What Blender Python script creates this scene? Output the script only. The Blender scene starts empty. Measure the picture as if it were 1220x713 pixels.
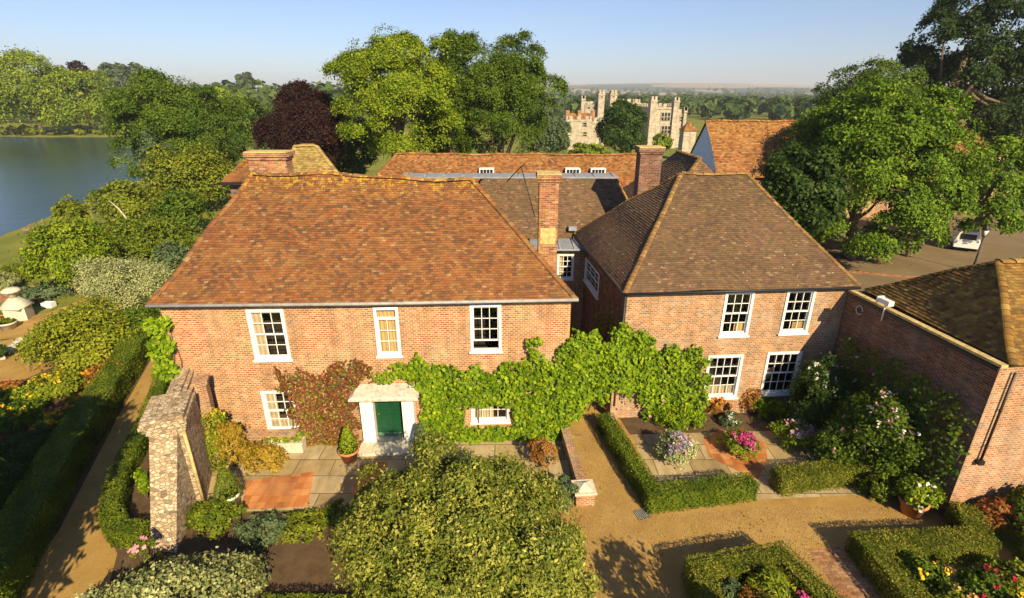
import bpy, math, random
import numpy as np
from mathutils import Vector as V

# ------------------------------------------------------------------ camera, world, sun, exposure
sc = bpy.context.scene
COL = sc.collection
F, CX, CY, CAMH = 625.0, 610.0, 356.5, 12.1        # focal length and centre in photograph pixels, eye height in metres
PITCH = math.atan2(244, 625)
cam_d = bpy.data.cameras.new('camera'); cam = bpy.data.objects.new('camera', cam_d); COL.objects.link(cam)
cam.location = (0, 0, CAMH); cam.rotation_euler = (math.pi/2 - PITCH, 0, 0)
cam_d.sensor_fit = 'HORIZONTAL'; cam_d.sensor_width = 36; cam_d.lens = 36*F/1220
cam_d.clip_start = 0.1; cam_d.clip_end = 30000
sc.camera = cam

SUN = V((0.66, -1.42, 1.0)).normalized()           # towards the sun
EL = math.asin(SUN.z); AZ = math.atan2(SUN.x, SUN.y)
w = bpy.data.worlds.new('World'); sc.world = w; w.use_nodes = True
nt = w.node_tree; bg = nt.nodes['Background']
sky = nt.nodes.new('ShaderNodeTexSky'); sky.sky_type = 'NISHITA'; sky.sun_disc = False
sky.sun_elevation = EL; sky.sun_rotation = AZ
sky.air_density = 1.0; sky.dust_density = 0.6; sky.ozone_density = 1.6; sky.altitude = 0
tint = nt.nodes.new('ShaderNodeMix'); tint.data_type = 'RGBA'; tint.blend_type = 'MULTIPLY'; tint.inputs[0].default_value = 1; tint.inputs[7].default_value = (.92, 1.02, 1.32, 1)
nt.links.new(sky.outputs[0], tint.inputs[6]); 
wisp = nt.nodes.new('ShaderNodeTexNoise'); wisp.inputs['Scale'].default_value = 2.2; wisp.inputs['Detail'].default_value = 5; wisp.inputs['Roughness'].default_value = .6; wisp.inputs['Distortion'].default_value = .6
wtc = nt.nodes.new('ShaderNodeTexCoord'); wmp = nt.nodes.new('ShaderNodeMapping'); wmp.inputs['Scale'].default_value = (1, 1, 5); wmp.inputs['Rotation'].default_value = (.12, .1, .3)
wrp = nt.nodes.new('ShaderNodeValToRGB'); wrp.color_ramp.elements[0].position = .5; wrp.color_ramp.elements[0].color = (0, 0, 0, 1); wrp.color_ramp.elements[1].position = .75; wrp.color_ramp.elements[1].color = (.16, .16, .16, 1)
wmx = nt.nodes.new('ShaderNodeMix'); wmx.data_type = 'RGBA'; wmx.inputs[7].default_value = (6.5, 6.8, 7.4, 1)
for s_, d_ in ((wtc.outputs['Generated'], wmp.inputs[0]), (wmp.outputs[0], wisp.inputs['Vector']), (wisp.outputs[0], wrp.inputs[0]), (wrp.outputs[0], wmx.inputs[0]), (tint.outputs[2], wmx.inputs[6]), (wmx.outputs[2], bg.inputs['Color'])): nt.links.new(s_, d_)
bg.inputs['Strength'].default_value = 0.06
sl = bpy.data.lights.new('sun', 'SUN'); so = bpy.data.objects.new('sun', sl); COL.objects.link(so)
sl.energy = 5.0; sl.angle = math.radians(0.5); sl.color = (1.0, 0.81, 0.50)
so.rotation_euler = SUN.to_track_quat('Z', 'Y').to_euler(); so.location = (20, -40, 60)
sc.view_settings.view_transform = 'Standard'; sc.view_settings.look = 'None'
sc.view_settings.exposure = 0.82; sc.view_settings.gamma = 1.0; sc.view_settings.use_curve_mapping = False
sc.render.engine = 'CYCLES'
sc.cycles.max_bounces = 6; sc.cycles.transparent_max_bounces = 8; sc.cycles.volume_bounces = 0
sc.cycles.diffuse_bounces = 1; sc.cycles.glossy_bounces = 2

# ------------------------------------------------------------------ helpers: pixels to points
CP, SP = math.cos(PITCH), math.sin(PITCH)
def ray(x, y):
    u = (x-CX)/F; v = (CY-y)/F
    return V((u, CP+v*SP, -SP+v*CP))
def sstep(a, b, x):
    t = min(1, max(0, (x-a)/(b-a))); return t*t*(3-2*t)
def shore_x(y): return -54 - 0.28*(y-52)
def hground(x, y):
    base = -1.75*sstep(58, 105, y)
    d = min(shore_x(y)-x, 196-y + 4*math.sin(x*.05))
    if d < 0: b = -2 + min(2.0, -d*0.10)
    else: b = -2 - min(1.6, d*0.2)
    z = min(base, b) if d < 0 else b
    if y > 196 and d < 0: z = max(z, -2+min(1.2, -d*.08))
    if y > 300: z += (y-300)*0.0045
    if y > 1500:
        z += 78*sstep(1500, 5000, y)*(0.85+0.15*math.sin(x*.0011+1.0)+0.12*math.sin(x*.0031+y*.0007))
    return z
def at(x, y, z=None):
    d = ray(x, y)
    if z is not None:
        t = (z-CAMH)/d.z; return V((0, 0, CAMH))+d*t
    zz = 0.0
    for _ in range(12):
        t = (zz-CAMH)/d.z; p = V((0, 0, CAMH))+d*t; zz = 0.5*zz+0.5*hground(p.x, p.y)
    return p
def atY(x, y, Y):
    d = ray(x, y); return V((0, 0, CAMH))+d*(Y/d.y)
def depth(p): return p[1]*CP-(p[2]-CAMH)*SP
class Facade:
    """A vertical plane through P0-P1: u metres along it, z up, n outward (to the camera)."""
    def __init__(s, p0, p1):
        s.P = V((p0[0], p0[1], 0)); e = V((p1[0], p1[1], 0)); s.L = (e-s.P).length
        s.U = (e-s.P).normalized(); s.N = V((s.U.y, -s.U.x, 0))
    def px(s, x, y):
        d = ray(x, y); C = V((0, 0, CAMH)); t = (s.P-C).dot(s.N)/d.dot(s.N); q = C+d*t
        return ((q-s.P).dot(s.U), q.z)
    def w(s, u, z, n=0.0): return s.P+s.U*u+s.N*n+V((0, 0, z))

# ------------------------------------------------------------------ helpers: objects
def tag(o, label=None, cat=None, group=None, kind=None):
    if label: o['label'] = label
    if cat: o['category'] = cat
    if group: o['group'] = group
    if kind: o['kind'] = kind
    return o
def empty(name, loc, label, cat, group=None):
    o = bpy.data.objects.new(name, None); COL.objects.link(o); o.location = loc; o.empty_display_size = .2
    return tag(o, label, cat, group)
def link(name, me, parent=None):
    o = bpy.data.objects.new(name, me); COL.objects.link(o)
    if parent is not None:
        o.parent = parent
        m = V((0, 0, 0)); q = parent
        while q is not None: m = m+q.location; q = q.parent
        o.location = -m                                # the mesh is written in world metres
    return o
class MB:
    def __init__(s): s.v = []; s.f = []; s.m = []; s.uv = []; s.r = []; s.smooth = []
    def face(s, pts, mat=0, rnd=0.5, smooth=False, uv=None):
        pts = [V(p) for p in pts]; i = len(s.v); s.v += [tuple(p) for p in pts]
        s.f.append(list(range(i, i+len(pts)))); s.m.append(mat); s.r.append(rnd); s.smooth.append(smooth)
        if uv is None:
            n = V((0, 0, 0))
            for k in range(len(pts)): n += pts[k].cross(pts[(k+1) % len(pts)])
            if n.length < 1e-9: n = V((0, 0, 1))
            n.normalize()
            T = V((-n.y, n.x, 0)) if abs(n.z) < .98 else V((1, 0, 0))
            T.normalize(); B = n.cross(T)
            uv = [(p.dot(T), p.dot(B)) for p in pts]
        s.uv += uv
    def obox(s, O, U, W, N, u0, u1, v0, v1, n0, n1, mat=0, rnd=.5):
        c = lambda a, b, d: O+U*a+W*b+N*d
        p = [c(u0, v0, n0), c(u1, v0, n0), c(u1, v1, n0), c(u0, v1, n0), c(u0, v0, n1), c(u1, v0, n1), c(u1, v1, n1), c(u0, v1, n1)]
        cen = sum(p, V((0, 0, 0)))/8
        for q in ((0, 1, 2, 3), (4, 5, 6, 7), (0, 1, 5, 4), (2, 3, 7, 6), (1, 2, 6, 5), (0, 3, 7, 4)):
            a = [p[k] for k in q]; n = (a[1]-a[0]).cross(a[2]-a[0])
            if n.dot(sum(a, V((0, 0, 0)))/4-cen) < 0: a.reverse()
            s.face(a, mat, rnd)
    def box(s, lo, hi, mat=0, rot=0, rnd=.5):
        c = V(((lo[0]+hi[0])/2, (lo[1]+hi[1])/2, 0))
        U = V((math.cos(rot), math.sin(rot), 0)); N = V((-U.y, U.x, 0))
        hx, hy = (hi[0]-lo[0])/2, (hi[1]-lo[1])/2
        s.obox(c, U, V((0, 0, 1)), N, -hx, hx, lo[2], hi[2], -hy, hy, mat, rnd)
    def tube(s, path, rad, sides=8, mat=0, cap=True, rnd=.5):
        path = [V(p) for p in path]; rad = rad if isinstance(rad, (list, tuple)) else [rad]*len(path)
        rings = []; prev = None
        for i, p in enumerate(path):
            d = (path[min(i+1, len(path)-1)]-path[max(i-1, 0)]); d = d.normalized() if d.length > 1e-9 else V((0, 0, 1))
            a = d.orthogonal().normalized() if prev is None else (prev-d*prev.dot(d)).normalized()
            prev = a; b = d.cross(a)
            i0 = len(s.v)
            for k in range(sides):
                t = 2*math.pi*k/sides; s.v.append(tuple(p+(a*math.cos(t)+b*math.sin(t))*rad[i]))
            rings.append(i0)
        for i in range(len(rings)-1):
            for k in range(sides):
                k2 = (k+1) % sides
                s.f.append([rings[i]+k, rings[i]+k2, rings[i+1]+k2, rings[i+1]+k]); s.m.append(mat); s.r.append(rnd); s.smooth.append(True)
                s.uv += [(k/sides, i), ((k+1)/sides, i), ((k+1)/sides, i+1), (k/sides, i+1)]
        if cap:
            for r0, rev in ((rings[0], True), (rings[-1], False)):
                f = [r0+k for k in range(sides)]
                if rev: f.reverse()
                s.f.append(f); s.m.append(mat); s.r.append(rnd); s.smooth.append(False); s.uv += [(0, 0)]*sides
    def lathe(s, c, prof, sides=16, mat=0):
        c = V(c); s.tube([c+V((0, 0, z)) for _, z in prof], [max(r, .0005) for r, _ in prof], sides, mat)
    def build(s, name, mats, parent=None):
        me = bpy.data.meshes.new(name); me.from_pydata(s.v, [], s.f)
        for m in (mats if isinstance(mats, (list, tuple)) else [mats]): me.materials.append(m)
        me.polygons.foreach_set('material_index', s.m); me.polygons.foreach_set('use_smooth', s.smooth)
        uvl = me.uv_layers.new(name='UVMap'); uvl.data.foreach_set('uv', [c for t in s.uv for c in t])
        at_ = me.attributes.new('rnd', 'FLOAT', 'FACE'); at_.data.foreach_set('value', s.r)
        me.update()
        return link(name, me, parent)

# ------------------------------------------------------------------ materials
MATS = {}
class NT:
    def __init__(s, name):
        s.m = bpy.data.materials.new(name); s.m.use_nodes = True; s.t = s.m.node_tree
        s.b = s.t.nodes['Principled BSDF']; s.out = s.t.nodes['Material Output']
    def n(s, ty, **kw):
        n = s.t.nodes.new('ShaderNode'+ty)
        for k, v in kw.items(): setattr(n, k, v)
        return n
    def l(s, a, b): s.t.links.new(a, b)
    def ramp(s, src, stops, interp='LINEAR'):
        r = s.n('ValToRGB'); r.color_ramp.interpolation = interp; e = r.color_ramp.elements
        while len(e) < len(stops): e.new(0.5)
        for i, (p, c) in enumerate(stops): e[i].position = p; e[i].color = (*c, 1) if len(c) == 3 else c
        s.l(src, r.inputs[0]); return r.outputs[0]
    def noise(s, scale, detail=3, vec=None, rough=.55, dist=0.0):
        n = s.n('TexNoise'); n.inputs['Scale'].default_value = scale; n.inputs['Detail'].default_value = detail
        n.inputs['Roughness'].default_value = rough; n.inputs['Distortion'].default_value = dist
        s.l(vec if vec is not None else s.pos(), n.inputs['Vector']); return n.outputs[0]
    def pos(s):
        if not hasattr(s, '_g'): s._g = s.n('NewGeometry')
        return s._g.outputs['Position']
    def mix(s, fac, a, b, mode='MIX'):
        x = s.n('Mix', data_type='RGBA', blend_type=mode)
        for src, k in ((fac, 0), (a, 6), (b, 7)):
            if hasattr(src, 'is_linked') or hasattr(src, 'links'): s.l(src, x.inputs[k])
            elif k == 0: x.inputs[0].default_value = src
            else: x.inputs[k].default_value = (*src, 1)
        return x.outputs[2]
    def math(s, op, a, b=0.0, clamp=False):
        x = s.n('Math', operation=op, use_clamp=clamp)
        for i, q in enumerate((a, b)):
            if isinstance(q, (int, float)): x.inputs[i].default_value = q
            else: s.l(q, x.inputs[i])
        return x.outputs[0]
    def bump(s, h, strength=.3, dist=.01):
        b = s.n('Bump'); b.inputs['Strength'].default_value = strength; b.inputs['Distance'].default_value = dist
        s.l(h, b.inputs['Height']); s.l(b.outputs[0], s.b.inputs['Normal'])
    def done(s, col=None, rough=.85, spec=.3):
        if col is not None:
            if isinstance(col, tuple): s.b.inputs['Base Color'].default_value = (*col, 1)
            else: s.l(col, s.b.inputs['Base Color'])
        s.b.inputs['Roughness'].default_value = rough; s.b.inputs['Specular IOR Level'].default_value = spec
        return s.m
def attr(k, name='rnd'):
    a = k.n('Attribute', attribute_name=name); return a.outputs['Fac']

def brick_mat(name, stops, mortar, bw=.225, rh=.075, ms=.009, dirt=(.45, .40, .34), dirt_amt=.35, bump=.5, off=.5):
    k = NT(name); uv = k.n('UVMap').outputs[0]
    wob = k.n('VectorMath', operation='ADD'); nz = k.n('TexNoise'); nz.inputs['Scale'].default_value = 6
    sc_ = k.n('VectorMath', operation='SCALE'); sc_.inputs[3].default_value = .006
    k.l(uv, nz.inputs['Vector']); k.l(nz.outputs['Color'], sc_.inputs[0]); k.l(uv, wob.inputs[0]); k.l(sc_.outputs[0], wob.inputs[1])
    b = k.n('TexBrick'); b.offset = off; k.l(wob.outputs[0], b.inputs['Vector'])
    b.inputs['Color1'].default_value = (0, 0, 0, 1); b.inputs['Color2'].default_value = (1, 1, 1, 1); b.inputs['Mortar'].default_value = (.5, .5, .5, 1)
    b.inputs['Scale'].default_value = 1; b.inputs['Brick Width'].default_value = bw; b.inputs['Row Height'].default_value = rh
    b.inputs['Mortar Size'].default_value = ms; b.inputs['Mortar Smooth'].default_value = .3; b.inputs['Bias'].default_value = 0
    c = k.ramp(b.outputs['Color'], stops)
    fine = k.noise(38, 3, uv); c = k.mix(.5, c, k.ramp(fine, [(.25, (.55, .55, .55)), (.75, (1.25, 1.2, 1.15))]), 'MULTIPLY')
    c = k.mix(b.outputs['Fac'], c, mortar)
    big = k.noise(.9, 5, uv, .62, .4)
    c = k.mix(k.math('MULTIPLY', k.ramp(big, [(.48, (0, 0, 0)), (.72, (1, 1, 1))]), dirt_amt), c, dirt)
    str_ = k.noise(2.3, 4, uv, .6)
    c = k.mix(.45, c, k.ramp(str_, [(.3, (.62, .58, .55)), (.62, (1.12, 1.1, 1.08))]), 'MULTIPLY')
    sm = k.n('Mapping'); sm.inputs['Scale'].default_value = (1.6, .16, 1); k.l(uv, sm.inputs[0]); c = k.mix(.55, c, k.ramp(k.noise(1.5, 5, sm.outputs[0], .65), [(.36, (.60, .56, .52)), (.56, (1.06, 1.05, 1.04))]), 'MULTIPLY')
    h = k.math('SUBTRACT', k.math('MULTIPLY', fine, .35), b.outputs['Fac'])
    k.bump(h, bump, .012)
    return k.done(c, .9, .2)

def rubble_mat(name, stops, mortar, scale=7.0):
    """Irregular rag and flint: Voronoi stones in lime mortar with reddish brick patches."""
    k = NT(name); mp = k.n('Mapping'); mp.inputs['Scale'].default_value = (1, 1, 1.6); k.l(k.pos(), mp.inputs[0])
    nz = k.n('TexNoise'); nz.inputs['Scale'].default_value = 5; k.l(mp.outputs[0], nz.inputs['Vector'])
    ad = k.n('VectorMath', operation='MULTIPLY_ADD'); ad.inputs[1].default_value = (.12, .12, .12); k.l(nz.outputs['Color'], ad.inputs[0]); k.l(mp.outputs[0], ad.inputs[2])
    v1 = k.n('TexVoronoi'); v1.inputs['Scale'].default_value = scale; k.l(ad.outputs[0], v1.inputs['Vector'])
    v2 = k.n('TexVoronoi', feature='DISTANCE_TO_EDGE'); v2.inputs['Scale'].default_value = scale; k.l(ad.outputs[0], v2.inputs['Vector'])
    sep = k.n('SeparateColor'); k.l(v1.outputs['Color'], sep.inputs[0]); c = k.ramp(sep.outputs[0], stops)
    e = k.ramp(v2.outputs['Distance'], [(.02, (1, 1, 1)), (.09, (0, 0, 0))]); c = k.mix(e, c, mortar)
    fine = k.noise(45, 4); c = k.mix(.6, c, k.ramp(fine, [(.3, (.5, .5, .5)), (.7, (1.25, 1.22, 1.18))]), 'MULTIPLY')
    red = k.ramp(k.noise(1.3, 5, None, .6), [(.55, (0, 0, 0)), (.68, (1, 1, 1))]); c = k.mix(k.math('MULTIPLY', red, .45), c, (.46, .22, .10))
    k.bump(k.math('SUBTRACT', k.math('MULTIPLY', fine, .5), e), 1.0, .03); return k.done(c, .95, .15)

def tile_mat(name, stops, moss=None, lichen=None, lz=None, spots=0.0, grime=.5):
    """Clay tiles: one colour per tile from the face attribute, then stains with shapes of their own."""
    k = NT(name); c = k.ramp(attr(k), stops)
    big = k.noise(.55, 5, None, .65, .5)
    c = k.mix(grime, c, k.ramp(big, [(.3, (.5, .46, .42)), (.66, (1.15, 1.1, 1.05))]), 'MULTIPLY')
    fine = k.noise(30, 3); c = k.mix(.5, c, k.ramp(fine, [(.3, (.6, .6, .6)), (.7, (1.2, 1.2, 1.2))]), 'MULTIPLY')
    if moss:
        mfac = k.ramp(k.noise(1.4, 6, None, .72, .3), [(.45, (0, 0, 0)), (.68, (1, 1, 1))])
        c = k.mix(k.math('MULTIPLY', mfac, moss[1]), c, moss[0])
    if lichen:
        lf = k.ramp(k.noise(5.5, 5, None, .75), [(.52, (0, 0, 0)), (.60, (1, 1, 1))])
        sx = k.n('SeparateXYZ'); k.l(k.pos(), sx.inputs[0])
        mr = k.n('MapRange'); k.l(sx.outputs[2], mr.inputs[0]); mr.inputs[1].default_value = lz[0]; mr.inputs[2].default_value = lz[1]
        c = k.mix(k.math('MULTIPLY', k.math('MULTIPLY', lf, mr.outputs[0]), lichen[1], True), c, lichen[0])
    if spots:
        vo = k.n('TexVoronoi'); vo.inputs['Scale'].default_value = 3.2; k.l(k.pos(), vo.inputs['Vector'])
        nz = k.noise(22, 2); dd = k.math('ADD', vo.outputs['Distance'], k.math('MULTIPLY', nz, .22))
        sf = k.ramp(dd, [(.17, (1, 1, 1)), (.21, (0, 0, 0))])
        pr = k.ramp(vo.outputs['Color'], [(.45, (0, 0, 0)), (.5, (1, 1, 1))])
        c = k.mix(k.math('MULTIPLY', k.math('MULTIPLY', sf, pr), spots), c, (.52, .49, .40))
    k.bump(fine, .35, .008)
    return k.done(c, .9, .2)

def leaf_mat(name, stops, trans=.16, rough=.5, tcol=None):
    k = NT(name); c = k.ramp(attr(k), stops)
    c = k.mix(.35, c, k.ramp(k.noise(1.1, 3), [(.32, (.62, .66, .6)), (.68, (1.25, 1.2, 1.1))]), 'MULTIPLY')
    k.done(c, max(rough, .6), .15)
    tr = k.n('BsdfTranslucent'); k.l(k.mix(.5, c, tcol or (.30, .36, .04)), tr.inputs[0])
    mx = k.n('MixShader'); mx.inputs[0].default_value = trans
    k.l(k.b.outputs[0], mx.inputs[1]); k.l(tr.outputs[0], mx.inputs[2]); k.l(mx.outputs[0], k.out.inputs[0])
    return k.m
def plain(name, col, rough=.7, spec=.35, var=.25, scale=6.0, bump=0.0, metal=0.0):
    k = NT(name); a = tuple(x*(1-var) for x in col); b = tuple(min(1, x*(1+var)) for x in col)
    nz = k.noise(scale, 5, None, .65); c = k.ramp(nz, [(.3, a), (.7, b)])
    if bump: k.bump(nz, bump, .02)
    k.done(c, rough, spec); k.b.inputs['Metallic'].default_value = metal; return k.m
def ground_mat(name, stops, s1, s2, rough=.95, bump=.4, fine=(.75, 1.2)):
    k = NT(name); c = k.ramp(k.noise(s1, 6, None, .65, .2), stops)
    f = k.noise(s2, 3, None, .7); c = k.mix(.8, c, k.ramp(f, [(.3, (fine[0],)*3), (.7, (fine[1],)*3)]), 'MULTIPLY')
    k.bump(f, bump, .02); return k.done(c, rough, .15)

M = MATS
M['brick'] = brick_mat('brick_warm', [(0, (.19, .12, .08)), (.12, (.33, .125, .045)), (.5, (.40, .15, .05)), (.8, (.45, .20, .075)), (1, (.46, .30, .16))], (.55, .44, .29), bw=.165, ms=.013, dirt=(.44, .31, .19))
M['brick2'] = brick_mat('brick_grey_red', [(0, (.17, .13, .105)), (.22, (.30, .15, .075)), (.55, (.39, .16, .06)), (.8, (.45, .22, .08)), (1, (.42, .29, .17))], (.47, .38, .26), bw=.165, ms=.012)
M['brick3'] = brick_mat('brick_dark_red_and_shade', [(0, (.07, .05, .045)), (.35, (.15, .06, .035)), (.75, (.22, .085, .045)), (1, (.28, .15, .09))], (.27, .22, .17), dirt=(.22, .20, .18))  # dark red brick; also serves as painted shade on two side walls
M['brick4'] = brick_mat('brick_orange_mix', [(0, (.20, .12, .08)), (.2, (.31, .125, .055)), (.6, (.41, .165, .065)), (1, (.40, .25, .14))], (.45, .37, .26), bw=.165, ms=.012)
M['chimney'] = brick_mat('brick_chimney', [(0, (.17, .07, .04)), (.5, (.34, .115, .05)), (.85, (.41, .18, .08)), (1, (.42, .31, .18))], (.40, .31, .21), dirt=(.55, .42, .12), dirt_amt=.5)
M['old_rag'] = brick_mat('ragstone_flint', [(0, (.14, .12, .10)), (.3, (.36, .30, .22)), (.6, (.50, .42, .31)), (1, (.60, .53, .42))], (.42, .35, .25), bw=.16, rh=.095, ms=.016, dirt=(.50, .25, .13), dirt_amt=.35, bump=1.0)
M['herring'] = brick_mat('brick_paving', [(0, (.24, .10, .05)), (.5, (.44, .20, .09)), (1, (.52, .30, .16))], (.20, .15, .09), bw=.21, rh=.105, ms=.010, dirt=(.34, .28, .18))
M['quarry'] = brick_mat('quarry_tiles', [(0, (.34, .12, .04)), (.5, (.50, .18, .05)), (1, (.60, .27, .09))], (.30, .20, .11), bw=.30, rh=.30, ms=.010, dirt=(.40, .28, .16), dirt_amt=.4, off=0)
M['slabs'] = brick_mat('stone_slabs', [(0, (.33, .25, .12)), (.5, (.42, .325, .165)), (1, (.48, .39, .23))], (.16, .13, .08), bw=1.25, rh=.85, ms=.022, dirt=(.26, .21, .13), dirt_amt=.5)
M['stone_wall'] = rubble_mat('ragstone_flint', [(0, (.16, .13, .10)), (.2, (.38, .28, .18)), (.6, (.52, .41, .27)), (1, (.62, .52, .38))], (.46, .35, .22))
M['castle'] = brick_mat('castle_stone', [(0, (.38, .33, .25)), (.5, (.47, .42, .33)), (1, (.54, .49, .39))], (.41, .37, .29), bw=.9, rh=.4, ms=.02, dirt=(.34, .29, .20))
M['tile'] = tile_mat('clay_tiles_orange', [(0, (.11, .065, .042)), (.16, (.16, .076, .037)), (.4, (.225, .088, .034)), (.7, (.275, .112, .037)), (.95, (.26, .135, .055)), (1, (.33, .21, .10))],
                     moss=((.21, .13, .045), .4), lichen=((.50, .31, .03), 1.1), lz=(8.5, 9.25), spots=.18, grime=.4)
M['tile2'] = tile_mat('clay_tiles_brown', [(0, (.105, .07, .05)), (.3, (.14, .088, .055)), (.7, (.175, .105, .06)), (.95, (.21, .12, .06)), (1, (.28, .20, .12))],
                      moss=((.135, .10, .045), .55), lichen=((.24, .17, .05), .4), lz=(6, 9.3), spots=.75, grime=.45)
M['tile3'] = tile_mat('clay_tiles_red', [(0, (.14, .06, .03)), (.4, (.29, .115, .04)), (.8, (.36, .16, .055)), (1, (.36, .24, .12))], moss=((.24, .15, .05), .5), lichen=((.50, .30, .05), .6), lz=(7.5, 9.2))
M['tile4'] = tile_mat('clay_tiles_ochre', [(0, (.10, .06, .025)), (.5, (.21, .11, .03)), (.85, (.29, .16, .035)), (1, (.36, .25, .08))], moss=((.25, .165, .045), .5), lichen=((.36, .25, .05), .5), lz=(5, 8), grime=.6)
M['tile5'] = tile_mat('clay_tiles_mossy', [(0, (.20, .14, .05)), (.5, (.33, .23, .08)), (1, (.42, .31, .12))], moss=((.30, .24, .06), .6))
M['white'] = plain('white_paint', (.76, .75, .72), .45, .4, .08, 9)
M['hoodstone'] = plain('weathered_grey_stone', (.50, .46, .38), .9, .2, .35, 7, .4)
M['stone'] = plain('pale_stone', (.55, .50, .38), .9, .2, .25, 9, .4)
M['coping'] = plain('yellow_lichened_coping', (.50, .38, .16), .9, .2, .4, 8, .4)
M['lead'] = plain('lead_sheet', (.25, .265, .29), .6, .4, .22, 3, .1)
M['black'] = plain('black_iron', (.015, .015, .016), .5, .4, .2)
M['gutter'] = plain('grey_gutter', (.30, .29, .28), .6, .4, .25, 4)
M['green_door'] = plain('dark_green_gloss', (.008, .062, .026), .32, .5, .15, 4)
M['threshold'] = plain('pale_green_board', (.10, .24, .14), .6, .3, .2)
M['brass'] = plain('brass', (.62, .46, .18), .3, .5, .1, 6, 0, .9)
M['curtain'] = plain('cream_curtain', (.52, .42, .27), .9, .1, .15, 5)
M['blind'] = plain('ochre_blind', (.55, .38, .16), .9, .1, .1, 5)
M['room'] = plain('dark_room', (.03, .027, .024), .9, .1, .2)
M['board'] = plain('pale_blue_weatherboard', (.82, .86, .92), .7, .2, .08, 3)
M['terracotta'] = plain('terracotta', (.46, .19, .075), .85, .2, .25, 7)
M['soil'] = ground_mat('dark_soil', [(.3, (.07, .045, .025)), (.7, (.13, .085, .045))], 2.5, 30)
M['bark'] = plain('grey_brown_bark', (.14, .105, .07), .95, .1, .35, 9, .6)
M['palebark'] = plain('pale_bark', (.42, .37, .28), .9, .1, .25, 9, .4)
M['timber'] = plain('weathered_timber', (.20, .14, .085), .85, .2, .3, 7)
M['gravel'] = ground_mat('tan_gravel', [(.28, (.29, .175, .05)), (.5, (.38, .235, .07)), (.75, (.46, .295, .10))], .8, 48, fine=(.5, 1.4), bump=.8)
M['pebble'] = plain('pebbles', (.36, .24, .11), .9, .2, .5, 40)
M['asphalt'] = ground_mat('pale_worn_asphalt', [(.3, (.15, .112, .06)), (.7, (.215, .16, .09))], .35, 40, fine=(.8, 1.15))
M['ground'] = ground_mat('rough_grass', [(.3, (.10, .13, .018)), (.55, (.19, .20, .03)), (.75, (.25, .225, .045))], .12, 12)
k = NT('clear_glass'); gl = k.n('BsdfGlossy'); gl.inputs[1].default_value = .03; tp = k.n('BsdfTransparent'); lw = k.n('Fresnel'); lw.inputs[0].default_value = 1.5
mx = k.n('MixShader'); k.l(lw.outputs[0], mx.inputs[0]); k.l(tp.outputs[0], mx.inputs[1]); k.l(gl.outputs[0], mx.inputs[2]); k.l(mx.outputs[0], k.out.inputs[0]); M['glass'] = k.m
k = NT('dark_glass'); M['darkglass'] = k.done((.02, .024, .03), .08, .5)
k = NT('lake_water'); wn = k.n('Mapping'); wn.inputs['Scale'].default_value = (.35, 1.1, 1); k.l(k.pos(), wn.inputs[0]); k.bump(k.noise(.8, 6, wn.outputs[0], .7, .3), .5, .16); M['water'] = k.done(k.ramp(k.noise(.03, 4), [(.35, (.014, .040, .048)), (.65, (.024, .058, .062))]), .14, .35)
k = NT('hill_fields'); vo = k.n('TexVoronoi'); mp = k.n('Mapping'); mp.inputs['Scale'].default_value = (.0022, .0013, 0); k.l(k.pos(), mp.inputs[0]); k.l(mp.outputs[0], vo.inputs['Vector']); vo.inputs['Scale'].default_value = 1
vc = k.n('SeparateColor'); k.l(vo.outputs['Color'], vc.inputs[0])
c = k.ramp(vc.outputs[0], [(0, (.05, .085, .03)), (.35, (.10, .13, .04)), (.55, (.34, .25, .14)), (.8, (.42, .30, .18)), (1, (.12, .15, .05))], 'CONSTANT')
M['hills'] = k.done(k.mix(.5, c, k.ramp(k.noise(.01, 4), [(.3, (.7, .7, .7)), (.7, (1.2, 1.2, 1.2))]), 'MULTIPLY'), .95, .1)

def lm(name, d, m, l, **kw): M[name] = leaf_mat('leaf_'+name, [(0, d), (.5, m), (1, l)], **kw)
lm('vine', (.035, .085, .002), (.14, .23, .004), (.30, .385, .01))
lm('hollyv', (.045, .075, .008), (.155, .185, .022), (.44, .41, .08), trans=.1, rough=.35)
lm('variegated', (.07, .10, .03), (.23, .255, .085), (.55, .52, .24), trans=.1)
lm('box', (.035, .07, .004), (.11, .155, .009), (.20, .225, .02), trans=.12)
lm('boxdry', (.045, .07, .006), (.145, .16, .014), (.27, .235, .035), trans=.12)
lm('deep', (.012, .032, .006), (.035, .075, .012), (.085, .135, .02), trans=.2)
lm('lime', (.05, .095, .004), (.165, .235, .009), (.31, .36, .022))
lm('oak', (.02, .05, .004), (.07, .125, .008), (.16, .21, .018))
M['tile_hip'] = tile_mat('clay_hip_tiles', [(0, (.14, .085, .045)), (.5, (.24, .13, .045)), (1, (.33, .20, .08))], moss=((.20, .14, .05), .4), lichen=((.36, .25, .05), .5), lz=(5, 8))
lm('maple', (.022, .062, .003), (.09, .17, .007), (.22, .32, .018))
lm('copper', (.014, .007, .008), (.032, .013, .012), (.06, .026, .02), trans=.15, tcol=(.12, .03, .02))
lm('cedar', (.006, .018, .004), (.018, .042, .008), (.05, .08, .015), trans=.1)
lm('silver', (.14, .17, .06), (.32, .35, .15), (.52, .52, .25), trans=.15)
lm('bluish', (.04, .075, .035), (.09, .135, .06), (.15, .19, .09), trans=.15)
lm('yellow', (.07, .11, .007), (.20, .235, .012), (.37, .355, .03))
lm('olive', (.05, .08, .005), (.145, .18, .012), (.27, .28, .025))
lm('autumn', (.10, .10, .012), (.34, .22, .02), (.52, .36, .06), trans=.25, tcol=(.5, .3, .03))
lm('rusty', (.12, .05, .012), (.30, .13, .025), (.42, .24, .06), trans=.25, tcol=(.5, .2, .03))
lm('redcreep', (.05, .07, .010), (.14, .045, .025), (.26, .075, .04), trans=.2, tcol=(.4, .1, .03))
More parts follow.
